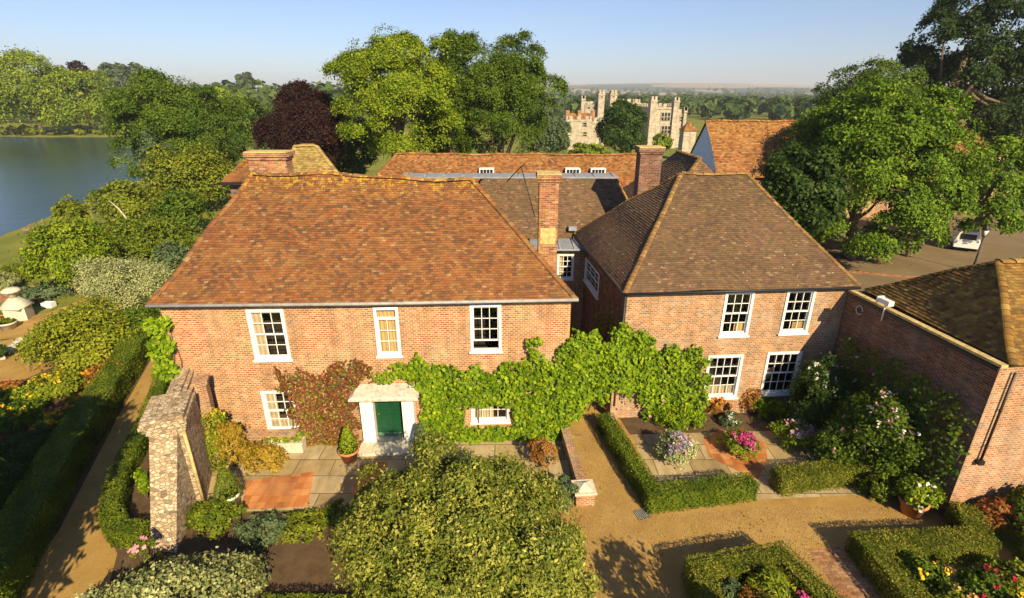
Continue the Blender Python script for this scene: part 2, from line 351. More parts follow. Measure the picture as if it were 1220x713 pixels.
lm('wood', (.03, .06, .012), (.065, .105, .02), (.11, .15, .035), trans=.15)
for nm, c_ in dict(pink=(.72, .32, .42), magenta=(.52, .05, .22), white_petal=(.80, .74, .66), peach=(.80, .45, .16), yellow_petal=(.80, .55, .03), orange_petal=(.80, .30, .02), violet=(.28, .22, .42), crimson=(.42, .02, .05)).items():
    M[nm] = leaf_mat('petal_'+nm, [(0, tuple(x*.75 for x in c_)), (1, c_)], trans=.2, tcol=c_)

# ------------------------------------------------------------------ helpers: foliage
def unit(a): return a/np.maximum(np.linalg.norm(a, axis=1, keepdims=True), 1e-9)
def leafmesh(name, P, Nn, size, mat, parent, rng, rnd=None, aspect=.6, jit=.55, tilt=.55, fold=.18):
    n = len(P); Nn = unit(Nn+rng.normal(0, tilt, (n, 3)))
    T = unit(np.cross(Nn, rng.normal(0, 1, (n, 3)))); S = np.cross(Nn, T)
    L = (size*(1+jit*rng.uniform(-1, 1, n)))[:, None]*.5
    vv = np.empty((n, 4, 3)); up = Nn*L*fold
    vv[:, 0] = P-T*L; vv[:, 1] = P+S*L*aspect+up-T*L*.1; vv[:, 2] = P+T*L; vv[:, 3] = P-S*L*aspect+up-T*L*.1
    me = bpy.data.meshes.new(name); me.vertices.add(4*n); me.loops.add(4*n); me.polygons.add(n)
    me.vertices.foreach_set('co', vv.reshape(-1).astype(np.float32))
    me.loops.foreach_set('vertex_index', np.arange(4*n, dtype=np.int32))
    me.polygons.foreach_set('loop_start', np.arange(0, 4*n, 4, dtype=np.int32))
    me.polygons.foreach_set('loop_total', np.full(n, 4, dtype=np.int32))
    me.materials.append(mat); me.update(calc_edges=True)
    r = rng.uniform(0, 1, n) if rnd is None else rnd
    a = me.attributes.new('rnd', 'FLOAT', 'FACE'); a.data.foreach_set('value', np.clip(r, 0, 1).astype(np.float32))
    return link(name, me, parent)

def crown_pts(rng, c, R, nblob=24, ntwig=400, nleaf=40, br=(.28, .42), tr=.1, low=-.55, inner=.5, lumpy=1.0, flat=1.0, shell=.22):
    c = np.array(c); R = np.array(R)*.9; mR = R.mean()
    i = np.arange(nblob)+.5; zz = 1-(1-low)*i/nblob; ph = i*2.399963+rng.uniform(0, 6)
    d = np.stack([np.sqrt(1-zz**2)*np.cos(ph), np.sqrt(1-zz**2)*np.sin(ph), zz], 1)
    d = unit(d+rng.normal(0, .2, d.shape)); rr = br[0]*.75+(br[1]*1.08-br[0]*.75)*rng.uniform(0, 1, nblob)**1.2
    p3 = rng.uniform(0, 6.28, 3); lump = 1+lumpy*.13*np.sin(2*np.arctan2(d[:, 1], d[:, 0])+p3[0])+lumpy*.10*np.sin(3.3*np.arctan2(d[:, 1], d[:, 0])+4*d[:, 2]+p3[1])+lumpy*.07*np.sin(7*d[:, 2]+p3[2])
    bc = c+d*R*((1-.82*rr)*lump*rng.uniform(1-.22*lumpy, 1.08, nblob))[:, None]
    pick = rng.choice(nblob, ntwig*3, p=rr**2/np.sum(rr**2))
    td = unit(rng.normal(0, 1, (ntwig*3, 3))+1.0*d[pick]+np.array([0, 0, .55]))
    tp = bc[pick]+td*(R/mR)*(rr[pick]*mR*rng.uniform(.72, 1.12, ntwig*3))[:, None]
    tp = bc[pick]+(tp-bc[pick])*np.array([1, 1, flat])
    sh = rng.uniform(0, 1, ntwig*3) < shell; sd_ = unit(rng.normal(0, 1, (ntwig*3, 3))+np.array([0, 0, .3])); sd_[:, 2] = np.maximum(sd_[:, 2], low)
    td[sh] = sd_[sh]; tp[sh] = c+sd_[sh]*R*rng.uniform(.42, 1.0, (int(sh.sum()), 1))
    keep = np.linalg.norm((tp-c)/R, axis=1) > inner*np.where(sh, .75, 1)
    if flat < .8: keep &= td[:, 2] > -.2
    tp = tp[keep][:ntwig]; td = td[keep][:ntwig]; m = len(tp)
    out = unit(td+.35*unit((tp-c)/R)+np.array([0, 0, .35]))
    tw = rng.uniform(0, 1, m)
    g = rng.normal(0, 1, (m, nleaf, 3))*(mR*tr*rng.uniform(.7, 1.3, m))[:, None, None]
    g -= out[:, None, :]*np.sum(g*out[:, None, :], 2, keepdims=True)*.5
    P = (tp[:, None, :]+g).reshape(-1, 3)
    Nn = np.repeat(out, nleaf, 0)
    rnd = np.repeat(tw, nleaf)*.6+rng.uniform(0, 1, m*nleaf)*.4
    return P, Nn, rnd, bc

def trunk_mesh(base, top, r, targets, parent, mat, rng, sides=8, name='trunk'):
    mb = MB(); base = V(base); top = V(top); n = 5
    bend = V((rng.normal(0, .03), rng.normal(0, .03), 0))*(top-base).length
    path = [base.lerp(top, i/n)+bend*math.sin(math.pi*i/n) for i in range(n+1)]
    mb.tube(path, [r*1.35]+[r*(1-.12*i) for i in range(1, n+1)], sides)
    for k, t in enumerate(targets):
        t = V(t); s = path[2+k % 3]; mid = s.lerp(t, .5)+V((0, 0, -.06*(t-s).length))
        mb.tube([s, mid, t], [r*.5, r*.3, r*.08], 5)
    return mb.build(name, mat, parent)

def tree(name, label, base, height, R, mat, seed, ntwig=500, nleaf=40, size=.3, nblob=26, tr=.085, br=(.26, .42), bark='bark', low=-.6, cat='tree', group=None, tr_r=None, lean=(0, 0), inner=.55, aspect=.6, lumpy=1.0, flat=1.0, shell=.22):
    rng = np.random.default_rng(seed); base = V(base)
    root = empty(name, base, label, cat, group)
    c = V((base.x+lean[0], base.y+lean[1], base.z+height-R[2]))
    P, Nn, rnd, bc = crown_pts(rng, c, R, nblob, ntwig, nleaf, br, tr, low, inner, lumpy, flat, shell)
    leafmesh('crown', P, Nn, size, M[mat], root, rng, rnd, aspect)
    trunk_mesh(base-V((0, 0, .3)), c+V((0, 0, R[2]*.25)), tr_r or height*.028, bc[rng.permutation(len(bc))[:9]], root, M[bark], rng)
    return root

def shrub(name, label, base, rx, ry, h, mat, seed, n=5000, size=.08, nblob=16, tr=.12, flowers=None, cat='shrub', group=None, br=(.3, .48), low=-.1, rot=0, aspect=.6, stems=True, inner=.5):
    """A bush: base is the middle of its foot; foliage, a few stems, and blossoms where it has them."""
    rng = np.random.default_rng(seed); base = V(base); root = empty(name, base, label, cat, group)
    c = (base.x, base.y, base.z+h*.36); R = (rx, ry, h*.64)
    nleaf = 30; P, Nn, rnd, bc = crown_pts(rng, c, R, nblob, max(20, n//nleaf), nleaf, br, tr, low, inner)
    P[:, 2] = np.maximum(P[:, 2], base.z+.02)
    if rot:
        cs, sn = math.cos(rot), math.sin(rot); q = P-np.array(c); P[:, 0] = c[0]+q[:, 0]*cs-q[:, 1]*sn; P[:, 1] = c[1]+q[:, 0]*sn+q[:, 1]*cs
    leafmesh('foliage', P, Nn, size, M[mat], root, rng, rnd, aspect)
    if stems:
        mb = MB()
        for b in bc[rng.permutation(len(bc))[:6]]:
            mb.tube([base+V((rng.normal(0, rx*.06), rng.normal(0, ry*.06), -.05)), base.lerp(V(b), .55)+V((0, 0, .05)), V(b)], [.03*h**.5, .02*h**.5, .006], 5)
        mb.build('stem', M['bark'], root)
    for fl in (flowers or []):
        fm, fn, fs = fl
        out = np.where(rng.uniform(0, 1, len(P)) < 1)[0]; sel = rng.choice(out, min(len(out), fn*40), replace=False)
        score = Nn[sel, 2]+((P[sel]-np.array(c))/np.array(R)).clip(-1.3, 1.3)[:, 2]-.5*((P[sel]-np.array(c))/np.array(R))[:, 1]
        sel = sel[np.argsort(-score)[:fn*6]]; sel = rng.choice(sel, min(fn, len(sel)), replace=False)
        Q = np.repeat(P[sel]+Nn[sel]*fs*.6, 6, 0)+rng.normal(0, fs*.3, (len(sel)*6, 3))
        leafmesh('blossoms', Q, np.repeat(Nn[sel]+np.array([0, -.4, .4]), 6, 0), fs*.75, M[fm], root, rng, None, .85, .2, .7)
    return root

def pxshrub(name, label, cx, by, wpx, hpx, mat, seed, dens=1.0, flat=.9, **kw):
    """A bush whose foot is seen at (cx, by) and which looks wpx x hpx pixels big from the mast."""
    front = at(cx, by); s = depth(front)/F; rx = wpx/2*s; ry = rx*flat
    dv = V((0, 0, CAMH))-front; th = math.atan2(dv.z, math.hypot(dv.x, dv.y))
    h = max(.35, (hpx*s-1.5*ry*math.sin(th))/math.cos(th)*1.05)
    dirn = V((front.x, front.y, 0)).normalized(); base = front+dirn*ry*.85; base.z = hground(base.x, base.y)
    size = kw.pop('size', max(.07, 3.2*s))
    area = 4*rx*ry+5*rx*h; n = int(min(26000, max(1500, dens*area/(size*size*.6)*2.6)))
    return shrub(name, label, base, rx, ry, h, mat, seed, n=n, size=size, **kw)

def sample_quads(rng, quads, dens):
    P = []; Nn = []
    for q in quads:
        a, b, c, d = [np.array(p) for p in q]; nn = np.cross(b-a, d-a); ar = np.linalg.norm(nn)
        m = max(1, int(ar*dens)); u = rng.uniform(0, 1, (m, 1)); v = rng.uniform(0, 1, (m, 1))
        P.append(a*(1-u)*(1-v)+b*u*(1-v)+c*u*v+d*(1-u)*v); Nn.append(np.repeat(nn[None]/max(ar, 1e-9), m, 0))
    return np.concatenate(P), np.concatenate(Nn)

def hedge(label, pts, width, height, seed, mat='box', dens=1000, size=.05, zb=0.0, topmat=None, closed=False):
    """A clipped hedge along a ground polyline, leaves over a twiggy core."""
    rng = np.random.default_rng(seed); pts = [V((p[0], p[1], 0)) for p in pts]; n = len(pts)
    root = empty('box_hedge', (pts[0].x, pts[0].y, zb), label, 'hedge', 'clipped box hedges')
    Ls = []; Rs = []
    for i in range(n):
        d0 = (pts[i]-pts[i-1]).normalized() if i else None; d1 = (pts[i+1]-pts[i]).normalized() if i < n-1 else None
        d = ((d0 or d1)+(d1 or d0)).normalized(); nn = V((-d.y, d.x, 0))
        k = 1/max(.5, nn.dot(V((-(d1 or d0).y, (d1 or d0).x, 0))))
        Ls.append(pts[i]+nn*width/2*k); Rs.append(pts[i]-nn*width/2*k)
    zt = V((0, 0, zb+height)); z0 = V((0, 0, zb)); quads = []; tops = []
    for i in range(n-1):
        tops.append((Rs[i]+zt, Rs[i+1]+zt, Ls[i+1]+zt, Ls[i]+zt))
        quads.append((Rs[i]+z0, Rs[i+1]+z0, Rs[i+1]+zt, Rs[i]+zt)); quads.append((Ls[i+1]+z0, Ls[i]+z0, Ls[i]+zt, Ls[i+1]+zt))
    quads.append((Ls[0]+z0, Rs[0]+z0, Rs[0]+zt, Ls[0]+zt)); quads.append((Rs[-1]+z0, Ls[-1]+z0, Ls[-1]+zt, Rs[-1]+zt))
    P, Nn = sample_quads(rng, tops+quads, dens)
    wv = np.sin(P[:, 0]*3.1+seed)*np.sin(P[:, 1]*2.7)+.6*np.sin(P[:, 0]*7.3+P[:, 1]*5.9+P[:, 2]*6)
    P = P+Nn*(wv*.026+rng.normal(0, .026, len(P))+.004)[:, None]
    edge = (P[:, 2] > zb+height-.05); P[edge, 2] -= np.abs(rng.normal(0, .015, edge.sum()))
    rnd = np.clip(.5+.25*wv+rng.normal(0, .22, len(P)), 0, 1)
    tsel = Nn[:, 2] > .5
    leafmesh('clipped_foliage', P, Nn, size, M[mat], root, rng, rnd, .6, .35, .6)
    ins = .085; mb = MB(); cen = [(Ls[i]+Rs[i])/2 for i in range(n)]
    li = [c+(l-c)*(1-2*ins/width) for c, l in zip(cen, Ls)]; ri = [c+(r-c)*(1-2*ins/width) for c, r in zip(cen, Rs)]; zc = V((0, 0, zb+height-ins))
    for i in range(n-1):
        mb.face((ri[i]+zc, ri[i+1]+zc, li[i+1]+zc, li[i]+zc), rnd=.2); mb.face((ri[i]+z0, ri[i+1]+z0, ri[i+1]+zc, ri[i]+zc), rnd=.2); mb.face((li[i+1]+z0, li[i]+z0, li[i]+zc, li[i+1]+zc), rnd=.2)
    mb.face((li[0]+z0, ri[0]+z0, ri[0]+zc, li[0]+zc), rnd=.2); mb.face((ri[-1]+z0, li[-1]+z0, li[-1]+zc, ri[-1]+zc), rnd=.2)
    mb.build('twig_core', M[mat], root)
    return root

def inpoly(poly, x, y):
    c = np.zeros(len(x), bool); n = len(poly); j = n-1
    for i in range(n):
        xi, yi = poly[i]; xj, yj = poly[j]
        c ^= ((yi > y) != (yj > y)) & (x < (xj-xi)*(y-yi)/((yj-yi) or 1e-9)+xi); j = i
    return c
def vine(name, label, fac, poly_px, holes_px, mat, seed, n, size, bulge=.3, cat='climbing plant', extra=None, tilt=.45, parts=True):
    """A climber on a wall: leaves hang in front of the wall plane in clumps, woody stems behind them."""
    rng = np.random.default_rng(seed); poly = [fac.px(*p) for p in poly_px]; holes = [[fac.px(*p) for p in h] for h in holes_px]
    us = [p[0] for p in poly]; zs = [p[1] for p in poly]
    u = rng.uniform(min(us), max(us), n*5); z = rng.uniform(min(zs), max(zs), n*5)
    wob = .2; uu = u+wob*np.sin(z*7+np.sin(u*3)*2)+rng.normal(0, .05, len(u)); zz = z+wob*np.sin(u*6+seed)+rng.normal(0, .05, len(u))
    ok = inpoly(poly, uu, zz)
    for h in holes: ok &= ~inpoly(h, u, z)
    u = u[ok][:n]; z = z[ok][:n]; z = np.maximum(z, .03)
    cl = .5+.5*np.sin(u*4.3+1.7*np.sin(z*3.1+seed))*np.sin(z*4.9+1.3*np.sin(u*2.3))
    fr = .5+.5*np.sin(u*13+3*np.sin(z*9))*np.sin(z*15+2*np.sin(u*7))
    kp = rng.uniform(0, 1, len(u)) < .6+.5*np.clip(cl*.8+fr*.5, 0, 1); u = u[kp]; z = z[kp]; cl = cl[kp]; fr = fr[kp]
    dep = .04+bulge*(.3+.35*cl+.35*fr)*rng.uniform(.25, 1, len(u))
    U = np.array(fac.U); N = np.array(fac.N); P0 = np.array(fac.P)
    P = P0+u[:, None]*U+dep[:, None]*N; P[:, 2] += z
    gu = np.cos(u*4.3)*.4
    Nn = N+np.array([0, 0, .55])+gu[:, None]*U
    root = empty(name, fac.w(sum(us)/len(us), max(0, min(zs)), .1), label, cat)
    leafmesh('foliage', P, Nn, size, M[mat], root, rng, np.clip(.2+.25*cl+.2*fr+rng.normal(0, .24, len(u)), 0, 1), .75, .55, tilt)
    if extra:
        for em, frac, es in extra:
            s = rng.choice(len(P), int(frac), replace=False)
            leafmesh('blossoms' if es > .1 and em in ('pink', 'white_petal') else 'autumn_leaves', P[s]+N*.06, Nn[s], es, M[em], root, rng, None, .8, .3, tilt)
    mb = MB()
    for k in range(7 if n > 500 else 1):
        a = rng.integers(len(u)); u0 = u[a]+rng.normal(0, .3); zt = z[a]
        mb.tube([fac.w(u0, max(0.0, min(zs)-.05), .06), fac.w((u0+u[a])/2+.1, (zt+max(0, min(zs)))/2, .05), fac.w(u[a], zt, .05)], [.03, .022, .008], 5)
    mb.build('stem', M['bark'], root)
    return root

# ------------------------------------------------------------------ helpers: building parts
UP = V((0, 0, 1))
def wall_open(mb, fac, u0, u1, z0, z1, openings, depth_=.11, mat=0):
    """A wall face with real openings and reveals."""
    us = sorted({u0, u1, *[o[0] for o in openings], *[o[1] for o in openings]}); zs = sorted({z0, z1, *[o[2] for o in openings], *[o[3] for o in openings]})
    for i in range(len(us)-1):
        for j in range(len(zs)-1):
            cu, cz = (us[i]+us[i+1])/2, (zs[j]+zs[j+1])/2
            if any(o[0] < cu < o[1] and o[2] < cz < o[3] for o in openings): continue
            mb.face((fac.w(us[i], zs[j]), fac.w(us[i+1], zs[j]), fac.w(us[i+1], zs[j+1]), fac.w(us[i], zs[j+1])), mat)
    for a, b, c, d in openings:
        for p, q in (((a, c), (b, c)), ((b, c), (b, d)), ((b, d), (a, d)), ((a, d), (a, c))):
            mb.face((fac.w(*p), fac.w(*q), fac.w(*q, -depth_), fac.w(*p, -depth_)), mat)
def sash_window(parent, fac, op, cols, rows, curtains=(), trim=.10, open_gap=0.0, transom=0, sill=True, label=None, glass='glass', room=True):
    """window (outer frame) > sash (bars), pane, sill, interior, curtain"""
    a, b, c, d = op; U, N = fac.U, fac.N; O = fac.w(0, 0); e = .004
    f = MB()
    f.obox(O, U, UP, N, a+e, a+trim, c+e, d-e, -.085, .035); f.obox(O, U, UP, N, b-trim, b-e, c+e, d-e, -.085, .035)
    f.obox(O, U, UP, N, a+trim, b-trim, d-trim, d-e, -.085, .033); f.obox(O, U, UP, N, a+trim, b-trim, c+e, c+trim*.9, -.085, .033)
    win = f.build('window', M['white'], parent)
    if label: win['label'] = label
    ia, ib, ic, idd = a+trim, b-trim, c+trim*.9, d-trim
    s = MB(); mid = (ic+idd)/2; bw = .022
    if open_gap: ic2 = ic+open_gap
    else: ic2 = ic
    def sash(z0, z1, n0, n1, nr):
        s.obox(O, U, UP, N, ia+.001, ia+.04, z0, z1, n0, n1); s.obox(O, U, UP, N, ib-.04, ib-.001, z0, z1, n0, n1)
        s.obox(O, U, UP, N, ia+.04, ib-.04, z0, z0+.05, n0, n1); s.obox(O, U, UP, N, ia+.04, ib-.04, z1-.045, z1, n0, n1)
        for k in range(1, cols):
            x = ia+.04+(ib-ia-.08)*k/cols; s.obox(O, U, UP, N, x-bw/2, x+bw/2, z0+.05, z1-.045, n0+.004, n1-.004)
        for k in range(1, nr):
            z = z0+.05+(z1-z0-.095)*k/nr; s.obox(O, U, UP, N, ia+.04, ib-.04, z-bw/2, z+bw/2, n0+.007, n1-.007)
    if transom:
        zt = idd-transom; sash(ic, zt, -.06, -.025, rows); s.obox(O, U, UP, N, ia, ib, zt, zt+.05, -.07, .0)
        s.obox(O, U, UP, N, ia+.001, ib-.001, idd-.04, idd, -.06, -.025)
    else:
        r1 = rows//2 if not open_gap else rows
        if open_gap: sash(ic2, idd, -.06, -.025, rows)
        else: sash(mid-.02, idd, -.055, -.02, rows-r1); sash(ic, mid+.02, -.09, -.058, r1)
    s.build('sash', M['white'], win)
    g = MB(); g.obox(O, U, UP, N, ia+.02, ib-.02, ic2+.01, idd-.01, -.078, -.072); g.build('pane', M[glass], win)
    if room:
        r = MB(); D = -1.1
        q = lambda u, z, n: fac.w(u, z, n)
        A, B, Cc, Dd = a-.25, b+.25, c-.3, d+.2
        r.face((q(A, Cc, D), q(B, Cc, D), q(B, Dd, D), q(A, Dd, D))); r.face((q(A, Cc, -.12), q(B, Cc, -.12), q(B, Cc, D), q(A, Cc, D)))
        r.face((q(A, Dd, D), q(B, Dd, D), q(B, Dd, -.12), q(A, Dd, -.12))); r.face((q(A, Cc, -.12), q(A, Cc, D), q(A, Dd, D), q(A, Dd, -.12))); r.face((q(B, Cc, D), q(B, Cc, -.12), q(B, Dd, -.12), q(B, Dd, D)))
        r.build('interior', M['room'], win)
    for (f0, f1, g0, g1, m) in curtains:
        cu = MB(); u0, u1 = ia+(ib-ia)*f0, ia+(ib-ia)*f1; z0, z1 = ic+(idd-ic)*g0, ic+(idd-ic)*g1; nw = max(4, int((u1-u0)/.04))
        for k in range(nw):
            t0, t1 = k/nw, (k+1)/nw; n0, n1 = -.14-.02*math.sin(k*1.9), -.14-.02*math.sin((k+1)*1.9)
            cu.face((fac.w(u0+(u1-u0)*t0, z0, n0), fac.w(u0+(u1-u0)*t1, z0, n1), fac.w(u0+(u1-u0)*t1, z1, n1), fac.w(u0+(u1-u0)*t0, z1, n0)))
        cu.build('curtain', M[m], win)
    if sill:
        t = MB(); t.obox(O, U, UP, N, a-.05, b+.05, c-.06, c-.001, -.05, .09); t.build('sill', M['white'], win)
    return win
def op_px(fac, tl, tr, br, bl):
    p = [fac.px(*q) for q in (tl, tr, br, bl)]
    return ((p[0][0]+p[3][0])/2, (p[1][0]+p[2][0])/2, (p[2][1]+p[3][1])/2, (p[0][1]+p[1][1])/2)

def wob(p, amp=.035): return amp*(math.sin(p.x*.9+p.z*.7+1)*math.sin(p.y*.8+p.z*.5)+.5*math.sin(p.x*2.3+p.z*1.9))
def tiles(mb, a, b, c, d, gauge=.1, wid=.16, seed=1, lift=.026, amp=.055, mat=0):
    """Courses of separate plain tiles over the quad a-b (eave) to d-c (top); a triangle has c == d."""
    R = random.Random(seed); a, b, c, d = V(a), V(b), V(c), V(d)
    n = (b-a).cross(d-a)
    if n.length < 1e-6: n = (b-a).cross(c-a)
    n.normalize(); s = 1.0
    if n.z < 0: n = -n
    U = (b-a).normalized(); H = max((d-a).cross(U).length, .01); rows = max(1, int(H/gauge))
    for i in range(rows):
        t0, t1 = i/rows, min(1, (i+1.0)/rows)
        L0, R0, L1, R1 = a.lerp(d, t0), b.lerp(c, t0), a.lerp(d, t1), b.lerp(c, t1)
        x0, x1 = (L0-a).dot(U), (R0-a).dot(U); y0, y1 = (L1-a).dot(U), (R1-a).dot(U)
        if x1-x0 < .02: continue
        k = math.floor(x0/wid); off = (i % 2)*wid/2+R.uniform(-.01, .01); bs = [x0]
        x = k*wid+off
        while x < x1-.02:
            if x > x0+.02: bs.append(x)
            x += wid
        bs.append(x1)
        P0 = lambda x: L0+(R0-L0)*((x-x0)/(x1-x0))
        P1 = lambda x: (L1+(R1-L1)*((min(max(x, y0), y1)-y0)/max(y1-y0, 1e-6))) if y1-y0 > 1e-6 else L1
        for j in range(len(bs)-1):
            u0, u1 = bs[j], bs[j+1]-.004; r = R.random(); l0 = lift*R.uniform(.7, 1.35); l1 = l0+R.uniform(-.004, .004)
            p, q = P0(u0), P0(u1); e, f = P1(u1), P1(u0); wp, wq, we, wf = wob(p, amp), wob(q, amp), wob(e, amp), wob(f, amp)
            A, B = p+n*(l0+wp), q+n*(l1+wq)
            mb.face((A, B, e+n*(.004+we), f+n*(.004+wf)), mat, r)
            mb.face((p+n*(wp-.012), q+n*(wq-.012), B, A), mat, r*.5)
def ridge_tiles(mb, a, b, r=.12, step=.30, lift=.04, seed=1, mat=0, amp=.055):
    """Half-round or bonnet tiles, one over the other, from a up or along to b."""
    R = random.Random(seed); a, b = V(a), V(b); L = (b-a).length; n = max(1, int(L/step)); D = (b-a).normalized()
    S = D.cross(UP).normalized(); Wv = S.cross(D)
    if Wv.z < 0: Wv = -Wv
    for i in range(n):
        p, q = a.lerp(b, i/n), a.lerp(b, min(1, (i+1.12)/n)); rr = R.random()
        p = p+Wv*(wob(p, amp)+lift); q = q+Wv*(wob(q, amp)+lift-.018)
        r0, r1 = r*R.uniform(1.0, 1.12), r*.92; ring = []
        for k in range(7):
            t = math.pi*(k/6); ring.append((S*math.cos(t), Wv*math.sin(t)))
        for k in range(6):
            (s0, w0), (s1, w1) = ring[k], ring[k+1]
            mb.face((p+s0*r0+w0*r0*.6-Wv*.05, q+s0*r1+w0*r1*.6-Wv*.05, q+s1*r1+w1*r1*.6-Wv*.05, p+s1*r0+w1*r0*.6-Wv*.05), mat, rr, True)
            mb.face((p-Wv*.05, p+s0*r0+w0*r0*.6-Wv*.05, p+s1*r0+w1*r0*.6-Wv*.05), mat, rr*.5)
def hip_roof(parent, e, r, mat, seed, gauge=.1, wid=.16, hips=True, vis=(1, 1, 1, 1), hipr=.12, name='roof', hipmat=None, amp=.055):
    """Roof over eaves corners e = (front left, front right, back right, back left) with ridge r = (left, right)."""
    fl, fr, br_, bl = [V(p) for p in e]; rl, rr = V(r[0]), V(r[1])
    mb = MB(); big = .6
    g = lambda k: (gauge, wid) if vis[k] else (big, big)
    tiles(mb, fl, fr, rr, rl, *g(0), seed=seed, amp=amp); tiles(mb, fr, br_, rr, rr, *g(1), seed=seed+1, amp=amp)
    tiles(mb, br_, bl, rl, rr, *g(2), seed=seed+2, amp=amp); tiles(mb, bl, fl, rl, rl, *g(3), seed=seed+3, amp=amp)
    dz = V((0, 0, -.06)); mb.face([p+dz for p in (fl, bl, br_, fr)], 0, .1)
    roof = mb.build(name, M[mat], parent)
    if hips:
        h = MB()
        for k, (p, q) in enumerate(((fl, rl), (fr, rr), (br_, rr), (bl, rl))):
            ridge_tiles(h, p, q, hipr, .2, .05, seed+10+k, amp=amp)
        h.build('hip_tiles', M[hipmat or mat], roof)
        if (rl-rr).length > .5:
            h = MB(); ridge_tiles(h, rl, rr, .14, .42, .05, seed+20, amp=amp); h.build('ridge_tiles', M[hipmat or mat], roof)
    return roof
def chimney(parent, c, wx, wy, z0, z1, mat='chimney', rot=0, corbel=True, cap='coping', pots=0, name='chimney', flare=None):
    mb = MB(); x, y = c
    mb.box((x-wx/2, y-wy/2, z0), (x+wx/2, y+wy/2, z1-.32), rot=rot)
    ch = [(z1-.32, z1-.20, .05), (z1-.20, z1-.04, .11)] if corbel else [(z1-.32, z1-.04, .0)]
    for a, b, g in ch: mb.box((x-wx/2-g, y-wy/2-g, a+.001), (x+wx/2+g, y+wy/2+g, b), rot=rot)
    o = mb.build(name, M[mat], parent)
    cb = MB(); g = .09; cb.box((x-wx/2-g, y-wy/2-g, z1-.039), (x+wx/2+g, y+wy/2+g, z1), rot=rot); cb.build('cap', M[cap], o)
    for k in range(pots):
        p = MB(); p.lathe((x+(k-(pots-1)/2)*.4, y, z1), [(.1, 0), (.11, .2), (.13, .22), (.13, .3), (.1, .3), (.09, .1)], 10); p.build('chimney_pot', M['hoodstone'], o)
    return o
def pipe(parent, p, q, r=.045, mat='black', name='downpipe', hopper=False):
    mb = MB(); mb.tube([p, q], r, 8)
    L = (V(q)-V(p)).length; d = (V(q)-V(p)).normalized()
    for k in range(1, int(L/1.2)+1): c = V(p)+d*min(L-.03, k*1.2); mb.tube([c-d*.03, c+d*.03], r*1.35, 8)
    if hopper: mb.box((p[0]-.11, p[1]-.11, p[2]-.05), (p[0]+.11, p[1]+.11, p[2]+.16))
    return mb.build(name, M[mat], parent)
def sheet(name, pts, z, mat, kind='structure'):
    mb = MB(); mb.face([V((p[0], p[1], z)) for p in pts])
    if mb.f:
        a = [V(p) for p in mb.v]; n = (a[1]-a[0]).cross(a[2]-a[0])
        nz = sum((a[i].x*a[(i+1) % len(a)].y-a[(i+1) % len(a)].x*a[i].y) for i in range(len(a)))
        if nz < 0: mb.f[0].reverse(); mb.uv.reverse()
    return tag(mb.build(name, M[mat]), kind=kind)

# ------------------------------------------------------------------ setting: ground, hills, lake, paths
def grid(name, xs, ys, mat):
    n, m = len(xs), len(ys); vs = [(x, y, hground(x, y)) for y in ys for x in xs]
    fs = [(j*n+i, j*n+i+1, (j+1)*n+i+1, (j+1)*n+i) for j in range(m-1) for i in range(n-1)]
    me = bpy.data.meshes.new(name); me.from_pydata(vs, [], fs); me.materials.append(M[mat])
    me.polygons.foreach_set('use_smooth', [True]*len(fs)); me.update()
    return tag(link(name, me), kind='structure')
xs = [-700, -550, -420, -330, -260, -210, -170, -145, -125, -110, -100, -92, -85]+list(np.arange(-80, -20, 1.25))+list(np.arange(-20, 45, 5))+[50, 60, 75, 95, 120, 160, 220, 300, 400, 550, 700]
ys = [-45, -30, -15, 0]+list(np.arange(5, 30, 5))+list(np.arange(30, 110, 2.0))+list(np.arange(110, 190, 8))+list(np.arange(190, 214, 1.5))+[220, 232, 250, 280, 300, 340, 400, 480, 580, 700]
grid('ground', [float(v) for v in xs], [float(v) for v in ys], 'ground')
grid('hills', list(np.linspace(-6500, 6500, 66)), list(np.linspace(700, 1500, 9))+list(np.linspace(1620, 6500, 40)), 'hills')
lk = MB(); lk.face([V(p) for p in ((-690, 15, -2), (-30, 15, -2), (-30, 215, -2), (-690, 215, -2))]); tag(lk.build('lake', M['water']), kind='structure')
P2 = lambda pts: [at(*p, 0) for p in pts]
g0 = [(-.6, 5), (14, 5), (14.2, 13.2), (12.9, 14.5), (12.6, 18), (4.6, 18), (4.0, 24), (1.6, 24), (2.0, 16.6), (2.2, 13.4), (.3, 12.6)]
sheet('gravel_drive', g0, .004, 'gravel')
sheet('terrace_paving', [(-10.5, 12.7), (2.0, 13.3), (1.95, 16.75), (-11.4, 16.2)], .004, 'slabs')
sheet('brick_terrace_panel', P2([(287, 608), (367, 604), (374, 562), (294, 573)]), .009, 'quarry')
sheet('red_brick_panel', P2([(418, 592), (452, 590), (462, 550), (430, 553)]), .009, 'quarry')
sheet('garden_paving', P2([(748, 515), (765, 500), (962, 490), (985, 548), (893, 594), (920, 560), (870, 560), (790, 580)]) if 0 else [(4.5, 13.1), (12.4, 13.6), (12.3, 17.2), (4.6, 16.9)], .008, 'slabs')
sheet('orange_brick_paving', P2([(838, 525), (858, 512), (913, 528), (914, 550), (903, 572), (880, 562), (845, 545)]), .013, 'quarry')
sheet('herringbone_path', P2([(963, 655), (1001, 652), (1062, 725), (1010, 725)]), .009, 'herring')
sheet('path', [at(*p, 0) for p in ((33, 713), (125, 713), (140, 660), (125, 632), (145, 577), (182, 503), (203, 428), (206, 410), (190, 412), (185, 420), (135, 507), (70, 633))]+[V((-12.6, 7, 0))], .004, 'gravel')
sheet('garden_soil', [(-31, 17), (-24, 10), (-13.5, 5), (-9.6, 5), (-9.4, 12.8), (-11.6, 16.2), (-12.2, 24), (-18.2, 24.5), (-20, 26), (-26, 23)], .002, 'soil')
